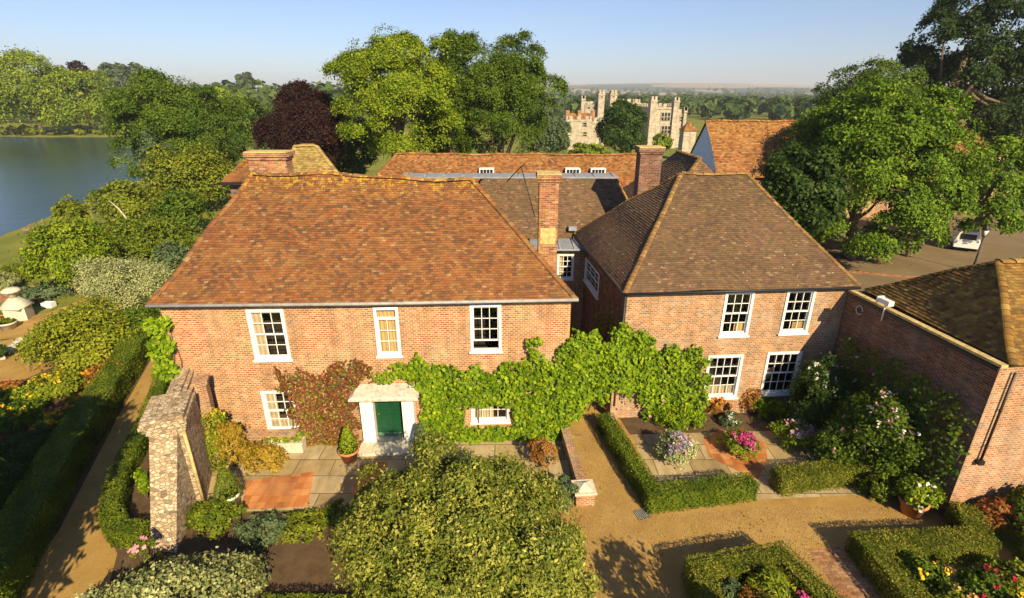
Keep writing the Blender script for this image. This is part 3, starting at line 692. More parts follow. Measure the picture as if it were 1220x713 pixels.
sheet('border_soil', [(-9.6, 4), (.6, 4), (.4, 12.6), (2.2, 13.2), (-9.6, 12.7)], .003, 'soil')
sheet('gravel_walk', P2([(0, 407), (45, 398), (62, 400), (78, 425), (62, 438), (30, 452), (0, 455)])+[V((-26, 18.5, 0)), V((-29, 21, 0))], .006, 'gravel')
sheet('earth_path', P2([(0, 385), (60, 372), (110, 352), (112, 360), (70, 388), (30, 402), (0, 405)]), .006, 'gravel')
mb = MB(); a_, b_ = at(-6, 358), at(72, 338); d_ = (b_-a_).normalized(); n_ = V((-d_.y, d_.x, 0))
for k in range(12):
    p, q = a_.lerp(b_, k/12), a_.lerp(b_, (k+1)/12); p.z = hground(p.x, p.y); q.z = hground(q.x, q.y)
    mb.face([p+n_*1.1+UP*.03, p-n_*1.1+UP*.03, q-n_*1.1+UP*.03, q+n_*1.1+UP*.03]) if 0 else mb.face([p-n_*1.1+UP*.06, q-n_*1.1+UP*.06, q+n_*1.1+UP*.06, p+n_*1.1+UP*.06])
tag(mb.build('brick_walk', M['herring']), kind='structure')
sheet('courtyard', [(13.2, 18.3), (26, 18), (46, 30), (52, 62), (16, 62), (13, 38), (12.9, 27)], .004, 'asphalt')
mb = MB(); p, q = at(985, 322, 0), at(1105, 332, 0); d = (q-p).normalized(); nn = V((-d.y, d.x, 0))
mb.face([p-nn*.35+UP*.009, q-nn*.35+UP*.009, q+nn*.35+UP*.009, p+nn*.35+UP*.009]); tag(mb.build('brick_drain_strip', M['herring']), kind='structure')
# soil borders along the right house and the garden wall
sheet('wall_border', [(4.5, 16.75), (12.3, 17.1), (12.5, 18.4), (4.3, 17.9)], .012, 'soil')
sheet('rose_border', [(10.8, 14.4), (13.0, 13.8), (12.6, 17.6), (11.2, 17.2)], .016, 'soil')

# ------------------------------------------------------------------ the big house on the left
LF = Facade((-11.75, 16.2), (2.03, 16.75))
LH = empty('brick_house', (-5, 20, 0), 'large two storey brick house with orange tiled hip roof and a dark green front door', 'house')
ops = dict(
    w1=op_px(LF, (294, 369), (338, 368), (347, 428), (303, 429)), w2=op_px(LF, (445, 366), (475, 366), (478, 424), (449, 424)),
    w3=op_px(LF, (559, 363), (598, 362), (597, 418), (561, 419)), w4=op_px(LF, (311, 466), (353, 465), (357, 513), (319, 514)),
    w5=op_px(LF, (560, 455), (607, 455), (607, 502), (561, 503)), dr=op_px(LF, (446, 469), (480, 468), (483, 523), (450, 525)))
o = ops['dr']; ops['dr'] = (o[0], o[1], .12, o[3])
mb = MB(); EZ = 5.62
wall_open(mb, LF, 0, LF.L, -.1, EZ, list(ops.values()))
cR, cB, cL = V((.45, 23.4, 0)), V((-11.9, 23.2, 0)), LF.w(0, 0)
c1 = LF.w(LF.L, 0)
for p, q in ((c1, cR), (cR, cB), (cB, cL)): mb.face((p+UP*-.1, q+UP*-.1, q+UP*EZ, p+UP*EZ))
mb.build('wall', M['brick'], LH)
mb = MB(); mb.obox(LF.w(0, 0), LF.U, UP, LF.N, .02, LF.L-.02, 2.83, 2.91, .003, .028); mb.build('string_course', M['brick'], LH)
C_ = dict(w1=[(0, .3, 0, 1, 'curtain')], w2=[(0, 1, 0, .97, 'blind')], w3=[], w4=[(0, .35, 0, 1, 'curtain'), (.35, 1, 0, .24, 'curtain')], w5=[(0, .6, .0, .9, 'curtain')])
sash_window(LH, LF, ops['w1'], 3, 4, C_['w1']); sash_window(LH, LF, ops['w2'], 2, 3, C_['w2'], transom=.34, label='narrow white window with ochre blinds drawn')
sash_window(LH, LF, ops['w3'], 3, 3, C_['w3'], open_gap=.30, label='white sash window raised open at the bottom')
sash_window(LH, LF, ops['w4'], 3, 4, C_['w4']); sash_window(LH, LF, ops['w5'], 4, 4, C_['w5'])
# door with its white surround and stone hood
a, b, c, d = ops['dr']; O = LF.w(0, 0); U, N = LF.U, LF.N
dm = MB(); dm.obox(O, U, UP, N, a+.002, b-.002, c+.16, d-.002, -.1, -.05)
for i, (x0, x1) in enumerate(((a+.1, (a+b)/2-.05), ((a+b)/2+.05, b-.1))):
    for z0, z1 in ((c+.3, c+.98), (c+1.08, c+1.62), (c+1.7, d-.1)):
        for e0, e1, f0, f1 in ((x0, x1, z0, z0+.035), (x0, x1, z1-.035, z1), (x0, x0+.035, z0+.035, z1-.035), (x1-.035, x1, z0+.035, z1-.035)): dm.obox(O, U, UP, N, e0, e1, f0, f1, -.05, -.028)
        dm.obox(O, U, UP, N, x0+.08, x1-.08, z0+.08, z1-.08, -.05, -.036)
door = dm.build('door', M['green_door'], LH)
hm = MB(); kp = LF.w(a+.13, c+1.02, -.04); hm.tube([kp, kp+N*.05, kp+N*.055], [.015, .018, .04], 10); hm.tube([kp+N*.055, kp+N*.1], [.04, .03], 10); hm.build('handle', M['brass'], door)
tm = MB(); tm.obox(O, U, UP, N, a+.002, b-.002, c, c+.155, -.1, -.035); tm.build('weather_board', M['threshold'], door)
for x0, x1 in ((a-.46, a-.001), (b+.001, b+.42)):
    pm = MB(); pm.obox(O, U, UP, N, x0, x1, 0.0, d+.02, .002, .30); pm.obox(O, U, UP, N, x0-.03, x1+.03, 0.0, .16, .303, .33); pm.obox(O, U, UP, N, x0-.03, x1+.03, d-.1, d+.02, .303, .33)
    pm.obox(O, U, UP, N, x0+.1, x1-.1, .3, d-.25, .303, .315); pm.build('pilaster', M['white'], LH)
em = MB(); em.obox(O, U, UP, N, a-.52, b+.5, d+.021, d+.10, .002, .36); em.build('frieze', M['white'], LH)
hd = MB(); z = d+.101
A = [LF.w(a-.72, z, .003), LF.w(b+.66, z, .003), LF.w(b+.66, z, .72), LF.w(a-.72, z, .72)]
T = [LF.w(a-.5, z+.30, .003), LF.w(b+.42, z+.30, .003), LF.w(b+.5, z+.13, .66), LF.w(a-.62, z+.13, .66)]
A2 = [p+UP*.08 for p in A]
hd.face([A[0], A[3], A[2], A[1]][::-1]); hd.face([A[3], A[2], A2[2], A2[3]]); hd.face([A[2], A[1], A2[1], A2[2]]); hd.face([A[0], A[3], A2[3], A2[0]])
hd.face([A2[3], A2[2], T[2], T[3]]); hd.face([A2[2], A2[1], T[1], T[2]]); hd.face([A2[0], A2[3], T[3], T[0]]); hd.face([T[3], T[2], T[1], T[0]])
hd.build('door_hood', M['hoodstone'], LH)
st = MB(); st.obox(O, U, UP, N, a-.55, b+.5, .012, .12, .335, 1.0); st.obox(O, U, UP, N, a+.001, b-.001, .012, .119, -.1, .33); st.build('doorstep', M['stone'], LH)
# roof
rl, rr = at(300, 207, 9.33), at(562, 214, 9.2)
ef = V((.0, 0, 0))
e = [LF.w(-.22, EZ, .2), LF.w(LF.L+.16, EZ, .2), V((.6, 23.5, EZ)), V((-12.15, 23.4, EZ))]
hip_roof(LH, e, (rl, rr), 'tile', 11, vis=(1, 0, 0, 0))
mb = MB(); mb.tube([LF.w(-.25, EZ+.01, .27), LF.w(LF.L*.5, EZ-.02, .275), LF.w(LF.L+.2, EZ+.01, .27)], .06, 8); mb.build('gutter', M['gutter'], LH)
mb = MB(); mb.obox(O, U, UP, N, -.15, LF.L+.1, EZ-.1, EZ-.065, .002, .19); mb.build('fascia', M['black'], LH)
chimney(LH, ((at(297, 190, 9.7).x+at(347, 190, 9.7).x)/2*21.6/ (at(322, 190, 9.7).y), 21.6), 1.5, .65, 7.5, 10.0)
chimney(LH, (1.42, 20.6), .74, .75, 3.5, 9.3, corbel=True)
mb = MB(); mb.box((1.12, 20.2, 6.55), (1.72, 20.222, 7.2)); mb.build('mortar_patch', M['coping'], LH)
mb = MB(); mb.tube([(-.2, 20.9, 8.9), (.35, 20.7, 9.5), (.5, 20.65, 9.62)], .02, 6); mb.tube([(.9, 20.4, 7.6), (.35, 20.7, 9.5)], .018, 6); mb.build('stay_rod', M['black'], LH)

# rear wing with mossy hipped top, seen over the ridge of the big house
RW = empty('rear_wing', (-9, 27, 0), 'mossy yellow brown hipped roof rising behind the ridge beside the wide brick chimney', 'roof')
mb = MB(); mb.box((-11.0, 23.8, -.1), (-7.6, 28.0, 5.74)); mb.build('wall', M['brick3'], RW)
mb = MB(); t0, t1, t2, t3 = V((-10.8, 27, 9.74)), V((-9.7, 27, 9.74)), V((-10.2, 28, 9.74)), V((-10.8, 28, 9.74)); b0, b1, b2, b3 = V((-11.1, 23.7, 5.75)), V((-5.75, 23.7, 5.75)), V((-9.5, 30.5, 5.75)), V((-11.1, 30.5, 5.75))
tiles(mb, b0, b1, t1, t0, seed=31); tiles(mb, b1, b2, t2, t1, seed=32); tiles(mb, b3, b0, t0, t3, .4, .4, seed=33); tiles(mb, b2, b3, t3, t2, .5, .5, seed=34); mb.face((t0, t1, t2, t3)); rf = mb.build('roof', M['tile5'], RW)
mb = MB(); ridge_tiles(mb, b1, t1, .11, .25, .05, 3); ridge_tiles(mb, b0, t0, .11, .25, .05, 4); ridge_tiles(mb, t0, t1, .12, .3, .05, 5); mb.build('hip_tiles', M['tile5'], rf)
LT = empty('lean_to', (-13, 25, 0), 'scrap of orange tiled lean-to roof at the left end of the ridge by the bushes', 'outbuilding')
mb = MB(); mb.box((-12.9, 24.2, -.1), (-12.0, 25.4, 8.3)); mb.build('wall', M['brick3'], LT)
mb = MB(); tiles(mb, (-13.15, 23.9, 8.45), (-11.7, 23.9, 8.45), (-11.8, 25.4, 9.2), (-12.7, 25.4, 9.2), seed=36); mb.face((V((-13.15, 23.9, 8.40)), V((-12.7, 25.4, 9.15)), V((-11.8, 25.4, 9.15)), V((-11.7, 23.9, 8.40)))); mb.build('roof', M['tile'], LT)
mb = MB(); mb.box((-13.15, 23.86, 8.28), (-11.7, 23.9, 8.42)); mb.build('gutter', M['black'], LT)

# middle range: brown roof under a flat lead top, small wall with a window and a lead flat
MR = empty('link_house', (3, 25, 0), 'linking brick range with brown tiled slope and flat lead top between the two houses', 'house')
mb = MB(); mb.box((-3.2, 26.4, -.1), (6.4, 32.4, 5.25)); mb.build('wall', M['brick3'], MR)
WF = Facade((1.0, 24.35), (3.6, 24.5))
wo = op_px(WF, (664, 303), (684, 303), (682, 333), (664, 333)); wo = (wo[0]-.02, wo[1]+.02, wo[2], wo[3])
mb = MB(); wall_open(mb, WF, 0, WF.L, -.1, 5.1, [wo]); q = [WF.w(0, 0), WF.w(WF.L, 0), V((3.5, 26.39, 0)), V((1.0, 26.39, 0))]
for p0, p1 in ((q[1], q[2]), (q[3], q[0])): mb.face((p0-UP*.1, p1-UP*.1, p1+UP*5.1, p0+UP*5.1))
mb.build('wall', M['brick'], MR)
sash_window(MR, WF, wo, 3, 4, [(0, .4, .1, 1, 'curtain')], trim=.07)
mb = MB(); mb.box((.9, 24.15, 5.11), (3.62, 26.6, 5.21)); lr = mb.build('lead_flat', M['lead'], MR)
mb = MB()
for x in (2.3, 3.0): mb.tube([(x, 24.14, 5.22), (x, 26.5, 5.23)], .035, 6)
mb.tube([(.9, 24.13, 5.18), (3.6, 24.13, 5.18)], .05, 6); mb.build('lead_roll', M['lead'], lr)
mb = MB(); f0, f1, f2, f3 = V((-3.5, 26.1, 5.2)), V((6.9, 26.1, 5.2)), V((6.9, 32.6, 5.2)), V((-3.5, 32.6, 5.2)); k0, k1, k2, k3 = V((-1.6, 28.6, 7.88)), V((5.6, 28.6, 7.88)), V((5.6, 30.2, 7.88)), V((-1.6, 30.2, 7.88))
tiles(mb, f0, f1, k1, k0, seed=41); tiles(mb, f1, f2, k2, k1, .3, .3, seed=42); tiles(mb, f2, f3, k3, k2, .5, .5, seed=43); tiles(mb, f3, f0, k0, k3, .5, .5, seed=44); rf = mb.build('roof', M['tile2'], MR)
mb = MB(); ridge_tiles(mb, f1, k1, .12, .25, .05, 6); mb.build('hip_tiles', M['tile_hip'], rf)
mb = MB(); mb.box((-6.0, 28.8, 7.85), (5.75, 30.3, 7.94))
for i in range(12): mb.tube([(-5.8+i*1.03, 28.78, 7.95), (-5.8+i*1.03, 30.3, 7.95)], .03, 6)
mb.build('lead_top', M['lead'], MR)
mb = MB(); mb.tube([(1.7, 24.9, 5.25), (2.2, 25.9, 5.3)], .04, 6); mb.build('lead_pipe', M['lead'], MR); mb = MB(); mb.box((2.9, 26.2, 5.6), (3.3, 26.5, 5.8)); mb.build('lead_box', M['lead'], MR)

# long orange range with three rooflights
OR = empty('long_range', (0, 32, 0), 'long low range with orange tiled roof and three white rooflights behind the houses', 'outbuilding')
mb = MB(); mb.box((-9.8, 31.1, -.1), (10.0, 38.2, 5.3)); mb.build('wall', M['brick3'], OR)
r0, r1 = V((-7.4, 34.5, 8.55)), V((8.0, 34.5, 8.5))
rf = hip_roof(OR, [(-10.1, 30.9, 5.2), (10.3, 30.9, 5.2), (10.3, 38.4, 5.2), (-10.1, 38.4, 5.2)], (r0, r1), 'tile3', 51, vis=(1, 0, 0, 1))
for px in (580, 682, 712):
    y0 = 33.35; x0 = (px-610)/F*depth((0, y0, 7.6)); mb = MB(); mb.box((x0-.46, y0-.3, 7.2), (x0+.46, y0+.55, 7.82)); sk = mb.build('rooflight', M['white'], OR)
    mb = MB()
    for i in range(4): mb.box((x0-.39+i*.2, y0-.306, 7.56), (x0-.39+i*.2+.17, y0-.302, 7.77))
    mb.build('pane', M['darkglass'], sk)
CW = empty('cross_wing', (9, 28, 0), 'dark brown hipped roof with lichened ridge and a tall brick chimney behind the right house', 'roof')
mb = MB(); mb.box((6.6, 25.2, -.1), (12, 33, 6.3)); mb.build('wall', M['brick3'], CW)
hipw = [V((6.3, 24.4, 6.2)), V((12.2, 24.4, 6.2)), V((12.2, 33, 6.2)), V((6.3, 33, 6.2))]
mb = MB(); a0, a1 = V((9.2, 26.4, 9.15)), V((9.3, 30.5, 9.1))
tiles(mb, hipw[3], hipw[0], a0, a1, seed=61); tiles(mb, hipw[0], hipw[1], a0, a0, seed=62); tiles(mb, hipw[1], hipw[2], a1, a0, .3, .3, seed=63); tiles(mb, hipw[2], hipw[3], a1, a1, .5, .5, seed=64); rf = mb.build('roof', M['tile2'], CW)
mb = MB(); ridge_tiles(mb, hipw[0], a0, .13, .25, .05, 7); ridge_tiles(mb, a0, a1, .13, .4, .05, 8); mb.build('ridge_tiles', M['tile_hip'], rf)
chimney(CW, (6.42, 25.3), 1.0, .85, 5.6, 9.85, 'brick3', cap='coping', pots=0)

# ------------------------------------------------------------------ the right house
RF = Facade((4.2, 17.85), (12.72, 18.5))
RH = empty('brick_house', (8.4, 22, 0), 'smaller brick house with dark brown speckled hip roof and four front sash windows', 'house')
ro = dict(u1=op_px(RF, (866, 347), (901, 347), (889, 400), (855, 400)), u2=op_px(RF, (938, 345), (973, 345), (961, 397), (928, 397)),
          l1=op_px(RF, (846, 423), (887, 423), (876, 473), (834, 475)), l2=op_px(RF, (914, 419), (957, 419), (944, 469), (905, 470)))
RZ = 5.42
mb = MB(); wall_open(mb, RF, 0, RF.L, -.1, RZ, list(ro.values()))
SF = Facade((3.35, 26.4), (4.2, 17.85)); so_ = op_px(SF, (697, 311), (714, 320), (714, 350), (697, 340))
sm_ = MB(); wall_open(sm_, SF, 0, SF.L, -.1, RZ, [so_]); sm_.build('side_wall_shade_tone', M['brick3'], RH)  # darker brick than the front wall: its shade is put into the colour
bR, bL = V((12.1, 27.0, 0)), V((3.35, 26.4, 0))
for p, q in ((RF.w(RF.L, 0), bR), (bR, bL)): mb.face((p-UP*.1, q-UP*.1, q+UP*RZ, p+UP*RZ))
mb.build('wall', M['brick2'], RH)
sash_window(RH, RF, ro['u1'], 3, 4, [(.55, 1, 0, .25, 'blind')]); sash_window(RH, RF, ro['u2'], 3, 4, [(.5, 1, 0, .2, 'blind')])
sash_window(RH, RF, ro['l1'], 4, 4, [(0, 1, 0, .22, 'curtain')]); sash_window(RH, RF, ro['l2'], 4, 4, [(0, .3, 0, .6, 'curtain')])
sash_window(RH, SF, so_, 3, 4, trim=.07, label='small white window in the shaded side wall')
er = [RF.w(-.16, RZ, .17), RF.w(RF.L+.17, RZ, .17), V((12.25, 27.2, RZ)), V((3.2, 26.6, RZ))]
hip_roof(RH, er, (at(812, 206, 9.0), at(890, 208, 8.97)), 'tile2', 71, vis=(1, 0, 0, 1), hipmat='tile_hip', hipr=.105)
mb = MB(); mb.tube([RF.w(-.2, RZ-.02, .22), RF.w(RF.L+.2, RZ-.02, .22)], .05, 8); mb.tube([SF.w(0, RZ-.02, .2), SF.w(SF.L+.1, RZ-.02, .2)], .05, 8); mb.build('gutter', M['black'], RH)
mb = MB(); mb.obox(RF.w(0, 0), RF.U, UP, RF.N, -.1, RF.L+.1, RZ-.1, RZ-.065, .002, .16); mb.build('fascia', M['black'], RH)
p = RF.w(-.1, RZ-.1, .1); pipe(RH, p, (p.x, p.y, .2), .05, hopper=False)
# linking wall with the archway over the drive
AF = Facade((2.04, 17.0), (4.2, 17.72))
GW = empty('arched_garden_wall', (3.1, 17.3, 0), 'brick wall with an archway over the gravel drive joining the two houses', 'wall')
mb = MB(); dpt = .35; op = [(.12, 1.92, -.1, 2.25)]; wall_open(mb, AF, 0.02, AF.L-.02, -.1, 3.35, op, dpt)
mb.face((AF.w(0.02, 3.35), AF.w(AF.L-.02, 3.35), AF.w(AF.L-.02, 3.35, -dpt), AF.w(.02, 3.35, -dpt)))
for a, b, c, d in ((0.02, .12, -.1, 3.35), (1.92, AF.L-.02, -.1, 3.35), (.12, 1.92, 2.25, 3.35)): mb.face((AF.w(a, c, -dpt), AF.w(a, d, -dpt), AF.w(b, d, -dpt), AF.w(b, c, -dpt)))
mb.build('wall', M['brick2'], GW)
sg = MB(); sp = RF.px(735, 465); sg.obox(RF.w(0, 0), RF.U, UP, RF.N, sp[0]-.2, sp[0]+.22, sp[1]-.1, sp[1]+.14, .01, .05); so2 = sg.build('wall_plaque', M['white']); tag(so2, 'small white plaque on the brick corner under the vine by the archway', 'plaque')

# ------------------------------------------------------------------ low building on the right with its long wall
RB = empty('brick_outbuilding', (16, 15, 0), 'low brick outbuilding with ochre pyramid roof at the right edge beside the rose wall', 'outbuilding')
A0, A1 = V((12.62, 18.42, 0)), V((13.22, 12.55, 0)); WZ = 5.22
GF = Facade((A0.x, A0.y), (A1.x, A1.y))
mb = MB(); wall_open(mb, GF, 0, GF.L, -.1, WZ, []); mb.build('side_wall_painted_shade', M['brick3'], RB); mb = MB()  # long wall gets the dark brick so its shade is painted in
FF = Facade((A1.x, A1.y), (20.0, 13.3)); wall_open(mb, FF, 0, FF.L, -.1, WZ, [])
for p, q in ((FF.w(FF.L, 0), V((20, 18.8, 0))), (V((20, 18.8, 0)), A0)): mb.face((p-UP*.1, q-UP*.1, q+UP*WZ, p+UP*WZ))
mb.build('wall', M['brick4'], RB)
mb = MB(); mb.obox(GF.w(0, 0), GF.U, UP, GF.N, .0, GF.L+.05, WZ+.002, WZ+.08, -.16, .05); mb.build('coping', M['coping'], RB)
mb = MB(); mb.obox(GF.w(0, 0), GF.U, UP, GF.N, .4, GF.L, WZ-.14, WZ-.03, .002, .06); mb.build('gutter', M['black'], RB)
er = [(13.5, 12.5, 5.3), (20.2, 13.1, 5.3), (20.2, 19, 5.3), (13.1, 18.2, 5.3)]; ap = at(1190, 311, 7.4)
hip_roof(RB, er, (ap, ap+V((3.2, .35, 0))), 'tile4', 81, vis=(1, 0, 0, 1), hipr=.11, gauge=.1, wid=.16)
p = FF.w(.42, WZ-.15, .08); pipe(RB, p, FF.w(.42, 2.2, .08), .032)
mb = MB(); mb.box((p.x-.1, p.y-.08, 2.05), (p.x+.07, p.y+.05, 2.19)); mb.build('gutter_elbow', M['black'], RB)
fl = empty('floodlight', GF.w(2.7, WZ, .1), 'white floodlight on a bracket above the coping of the shaded wall', 'floodlight')
p = GF.px(1055, 372); q = GF.w(p[0], WZ+.1, .02); mb = MB(); mb.tube([q-UP*.5+GF.N*.05, q+GF.N*.05+UP*.12], .025, 6); mb.build('bracket', M['white'], fl)
mb = MB(); mb.obox(q+UP*.12, GF.U, UP, GF.N, -.26, .22, 0, .16, -.05, .15); mb.obox(q+UP*.12, GF.U, UP, GF.N, -.3, -.261, -.03, .19, -.08, .18); mb.build('lamp_head', M['white'], fl)
ht = empty('wall_ring', GF.w(.4, WZ-.4), 'pale iron ring fixed high on the shaded wall near the house', 'ring')
mb = MB(); cc = GF.w(.75, WZ-.45, .03); mb.tube([cc+GF.U*(.16*math.cos(t*.5236))+UP*(.16*math.sin(t*.5236)) for t in range(12)], .022, 6); mb.build('ring', M['stone'], ht)

# ------------------------------------------------------------------ stone garden wall at the left corner
SW = empty('stone_garden_wall', (-10, 13, 0), 'ragstone garden wall with a flared capped end and sloping buttress at the left house corner', 'wall')
dirw = V((-.36, .933, 0)).normalized(); sd = V((dirw.y, -dirw.x, 0)); pr_ = V((-9.7, 13.1, 0)); wd = .95; c0 = pr_-sd*wd/2
def wallblock(mb, s0, s1, z0, z1, wa, wb): mb.obox(c0, sd, UP, dirw, wa, wb, z0, z1, s0, s1)
mb = MB(); wallblock(mb, 0, 3.7, -.1, 2.85, -wd/2, wd/2); mb.build('wall', M['stone_wall'], SW)
mb = MB()
for k in range(3): wallblock(mb, -.03-.05*k, 1.5+.02*k, 2.851+.12*k, 2.97+.12*k, -wd/2-.04-.06*k, wd/2+.03+.04*k)
wallblock(mb, -.1, 1.45, 3.211, 3.36, -wd/2-.1, wd/2+.05); mb.build('pier_cap', M['stone_wall'], SW)
mb = MB(); wallblock(mb, 1.53, 3.7, 2.851, 2.98, -.36, .36); wallblock(mb, 1.55, 3.65, 2.981, 3.1, -.24, .24); wallblock(mb, 1.56, 3.6, 3.101, 3.19, -.12, .12); mb.build('stepped_coping', M['stone_wall'], SW)
f0, f1 = at(180, 656, 0), at(210, 659, 0); t0, t1 = c0-sd*(wd/2-.03)-dirw*.012+UP*2.84, c0+sd*(wd/2-.2)-dirw*.012+UP*2.84
g0, g1 = c0-sd*(wd/2-.03)-dirw*.012, c0+sd*(wd/2-.2)-dirw*.012
mb = MB(); z_ = -UP*.1
n = 6
for k in range(n):
    a0, a1 = k/n, (k+1)/n
    mb.face((f0.lerp(t0, a0), f1.lerp(t1, a0), f1.lerp(t1, a1), f0.lerp(t0, a1)))
mb.face((f1, g1, t1)); mb.face((g0, f0, t0)); mb.build('buttress', M['stone_wall'], SW)
mb = MB(); e0 = f1.lerp(g1, .55)+sd*.02; mb.tube([at(243, 603, 0)+UP*.02-dirw*.02+sd*.03, t1+sd*.16-dirw*.03-UP*.02], .05, 6); mb.build('raking_edge', M['coping'], SW)
mb = MB(); wallblock(mb, 2.0, 2.5, -.1, 3.2, wd/2+.001, wd/2+.34); wallblock(mb, 1.95, 2.55, 3.201, 3.3, wd/2-.05, wd/2+.40); mb.build('brick_pier', M['brick4'], SW)

# low brick wall with capped pier along the drive
LW = empty('low_brick_wall', (2.2, 14.5, 0), 'low brick wall beside the gravel drive ending in a pier with a stone cap', 'wall')
w0, w1 = V((2.28, 13.3, 0)), V((1.98, 16.6, 0)); dW = (w1-w0).normalized(); nW = V((dW.y, -dW.x, 0))
mb = MB(); mb.obox(w0, dW, UP, nW, .3, 3.3, 0, .42, -.13, .13); mb.build('wall', M['brick4'], LW)
mb = MB(); mb.obox(w0, dW, UP, nW, .3, 3.3, .421, .48, -.16, .16); mb.build('coping', M['brick2'], LW)
mb = MB(); mb.obox(w0, dW, UP, nW, -.28, .299, 0, .46, -.3, .3); pr = mb.build('pier', M['brick4'], LW)
mb = MB(); mb.obox(w0, dW, UP, nW, -.33, .34, .461, .53, -.35, .35); t = w0+dW*.0+UP*.70; cs = [w0+dW*a+nW*b+UP*.532 for a, b in ((-.26, -.26), (-.26, .26), (.26, .26), (.26, -.26))]
for k in range(4): mb.face([cs[k], cs[(k+1) % 4], t])
mb.build('cap', M['stone'], pr)

# ------------------------------------------------------------------ weatherboarded barn, courtyard building, castle
BN = empty('barn', (20, 45, 0), 'barn with orange tiled roof and pale blue weatherboarded gable behind the houses', 'barn')
x0, x1, y0, y1, yr = 15.9, 24.5, 41, 48.9, 45
mb = MB(); mb.box((x0+.05, y0+.1, -.1), (x1, y1-.1, 6.3)); mb.build('wall', M['brick3'], BN)
mb = MB(); n = 16
for k in range(n):
    z0, z1 = 6.3+k*3.6/n, 6.3+(k+1)*3.6/n; f0, f1 = k/n, (k+1)/n
    ya0, yb0, ya1, yb1 = y0+(yr-y0)*f0, y1-(y1-yr)*f0, y0+(yr-y0)*f1, y1-(y1-yr)*f1
    mb.face((V((x0-.05, yb0, z0)), V((x0-.05, ya0, z0)), V((x0-.01, ya1, z1)), V((x0-.01, yb1, z1)))); mb.face((V((x0, yb0, z0)), V((x0, ya0, z0)), V((x0-.05, ya0, z0)), V((x0-.05, yb0, z0))))
mb.build('gable', M['board'], BN)
mb = MB(); tiles(mb, (x0-.15, y0-.25, 6.15), (x1+.2, y0-.25, 6.15), (x1+.2, yr, 10.06), (x0-.15, yr, 10.06), .16, .24, seed=91); tiles(mb, (x1+.2, y1+.25, 6.15), (x0-.15, y1+.25, 6.15), (x0-.15, yr, 10.06), (x1+.2, yr, 10.06), .5, .5, seed=92); rf = mb.build('roof', M['tile3'], BN)
mb = MB(); ridge_tiles(mb, (x0-.2, yr, 10.06), (x1+.2, yr, 10.06), .16, .45, .05, 9); mb.build('ridge_tiles', M['tile3'], rf)
CB = empty('courtyard_building', (38, 58, 0), 'orange brick courtyard building half hidden behind the broad tree', 'house')
CF = Facade((26.5, 53.0), (52, 57)); co = [op_px(CF, (1098, 260), (1116, 258), (1114, 270), (1098, 271)), (4.2, 5.4, 1, 2.6), (13, 14.2, 4, 5.4), (16, 17.2, 1, 2.6)]
mb = MB(); wall_open(mb, CF, 0, CF.L, -.1, 6.2, co); p, q = CF.w(CF.L, 0), CF.w(0, 0)
for a, b in ((p, p-CF.N*9), (p-CF.N*9, q-CF.N*9), (q-CF.N*9, q)): mb.face((a-UP*.1, b-UP*.1, b+UP*6.2, a+UP*6.2))
mb.build('wall', M['brick4'], CB)
for o_ in co: sash_window(CB, CF, o_, 2, 4, sill=False, room=False, glass='darkglass')
hip_roof(CB, [CF.w(-.2, 6.15, .2), CF.w(CF.L+.2, 6.15, .2), CF.w(CF.L+.2, 6.15, -9.2), CF.w(-.2, 6.15, -9.2)], (CF.w(2.5, 9.6, -4.5), CF.w(CF.L-2.5, 9.6, -4.5)), 'tile3', 95, gauge=.3, wid=.35, hips=False)
KS = empty('castle', (25, 150, -3), 'pale stone castle with battlements and turrets seen above the orange roofs', 'castle')
KF = Facade((-20, 150), (80, 150))
def kpx(x, y): return KF.px(x, y)
def crenel(mb, x0, x1, y0, y1, z, mw=.9, mh=.85, t=.5):
    for (ax, ay, bx, by) in ((x0, y0, x1, y0), (x0, y1, x1, y1), (x0, y0, x0, y1), (x1, y0, x1, y1)):
        L = math.hypot(bx-ax, by-ay); n = max(2, int(L/(2*mw)))
        for i in range(n):
            f = (i+.5)/n; cx, cy = ax+(bx-ax)*f, ay+(by-ay)*f; hx = (mw/2 if bx != ax else t/2); hy = (mw/2 if by != ay else t/2)
            mb.box((cx-hx, cy-hy, z), (cx+hx, cy+hy, z+mh))
def kblock(name, xa, xb, ytop, dep, dy=0, mat='castle', cren=True, wins=()):
    u0, z = kpx(xa, ytop); u1, _ = kpx(xb, ytop); x0, x1 = u0-20, u1-20; mb = MB(); Y0 = 150+dy
    mb.box((x0, Y0, -5), (x1, Y0+dep, z-.85)); mb.box((x0-.15, Y0-.15, z-1.35), (x1+.15, Y0+dep+.15, z-1.1))
    if cren: crenel(mb, x0+.25, x1-.25, Y0+.25, Y0+dep-.25, z-.85)
    o = mb.build(name, M[mat], KS)
    for wx, wy, ww, wh in wins:
        (wu, wz), (wu2, wz2) = kpx(wx, wy), kpx(wx+ww, wy+wh); wn = MB(); wn.box((wu-20, Y0-.05, wz2), (wu2-20, Y0+.1, wz)); f = wn.build('window', M['darkglass'], o)
        mu = MB(); n = max(1, int((wu2-wu)/.8))
        for i in range(n+1): xx = wu-20+(wu2-wu)*i/n; mu.box((xx-.09, Y0-.16, wz2-.1), (xx+.09, Y0-.051, wz+.1))
        mu.box((wu-20, Y0-.15, (wz+wz2)/2-.08), (wu2-20, Y0-.052, (wz+wz2)/2+.08)); mu.box((wu-20.1, Y0-.2, wz+.1), (wu2-19.9, Y0-.052, wz+.28)); mu.build('mullion', M['castle'], f)
    return o
kblock('keep', 776, 809, 124, 14, 0, wins=((788, 135, 10, 9), (788, 151, 10, 8)))
kblock('wing', 809, 820, 131, 9, 1.5, wins=((812, 140, 3, 5), (812, 154, 3, 5)))
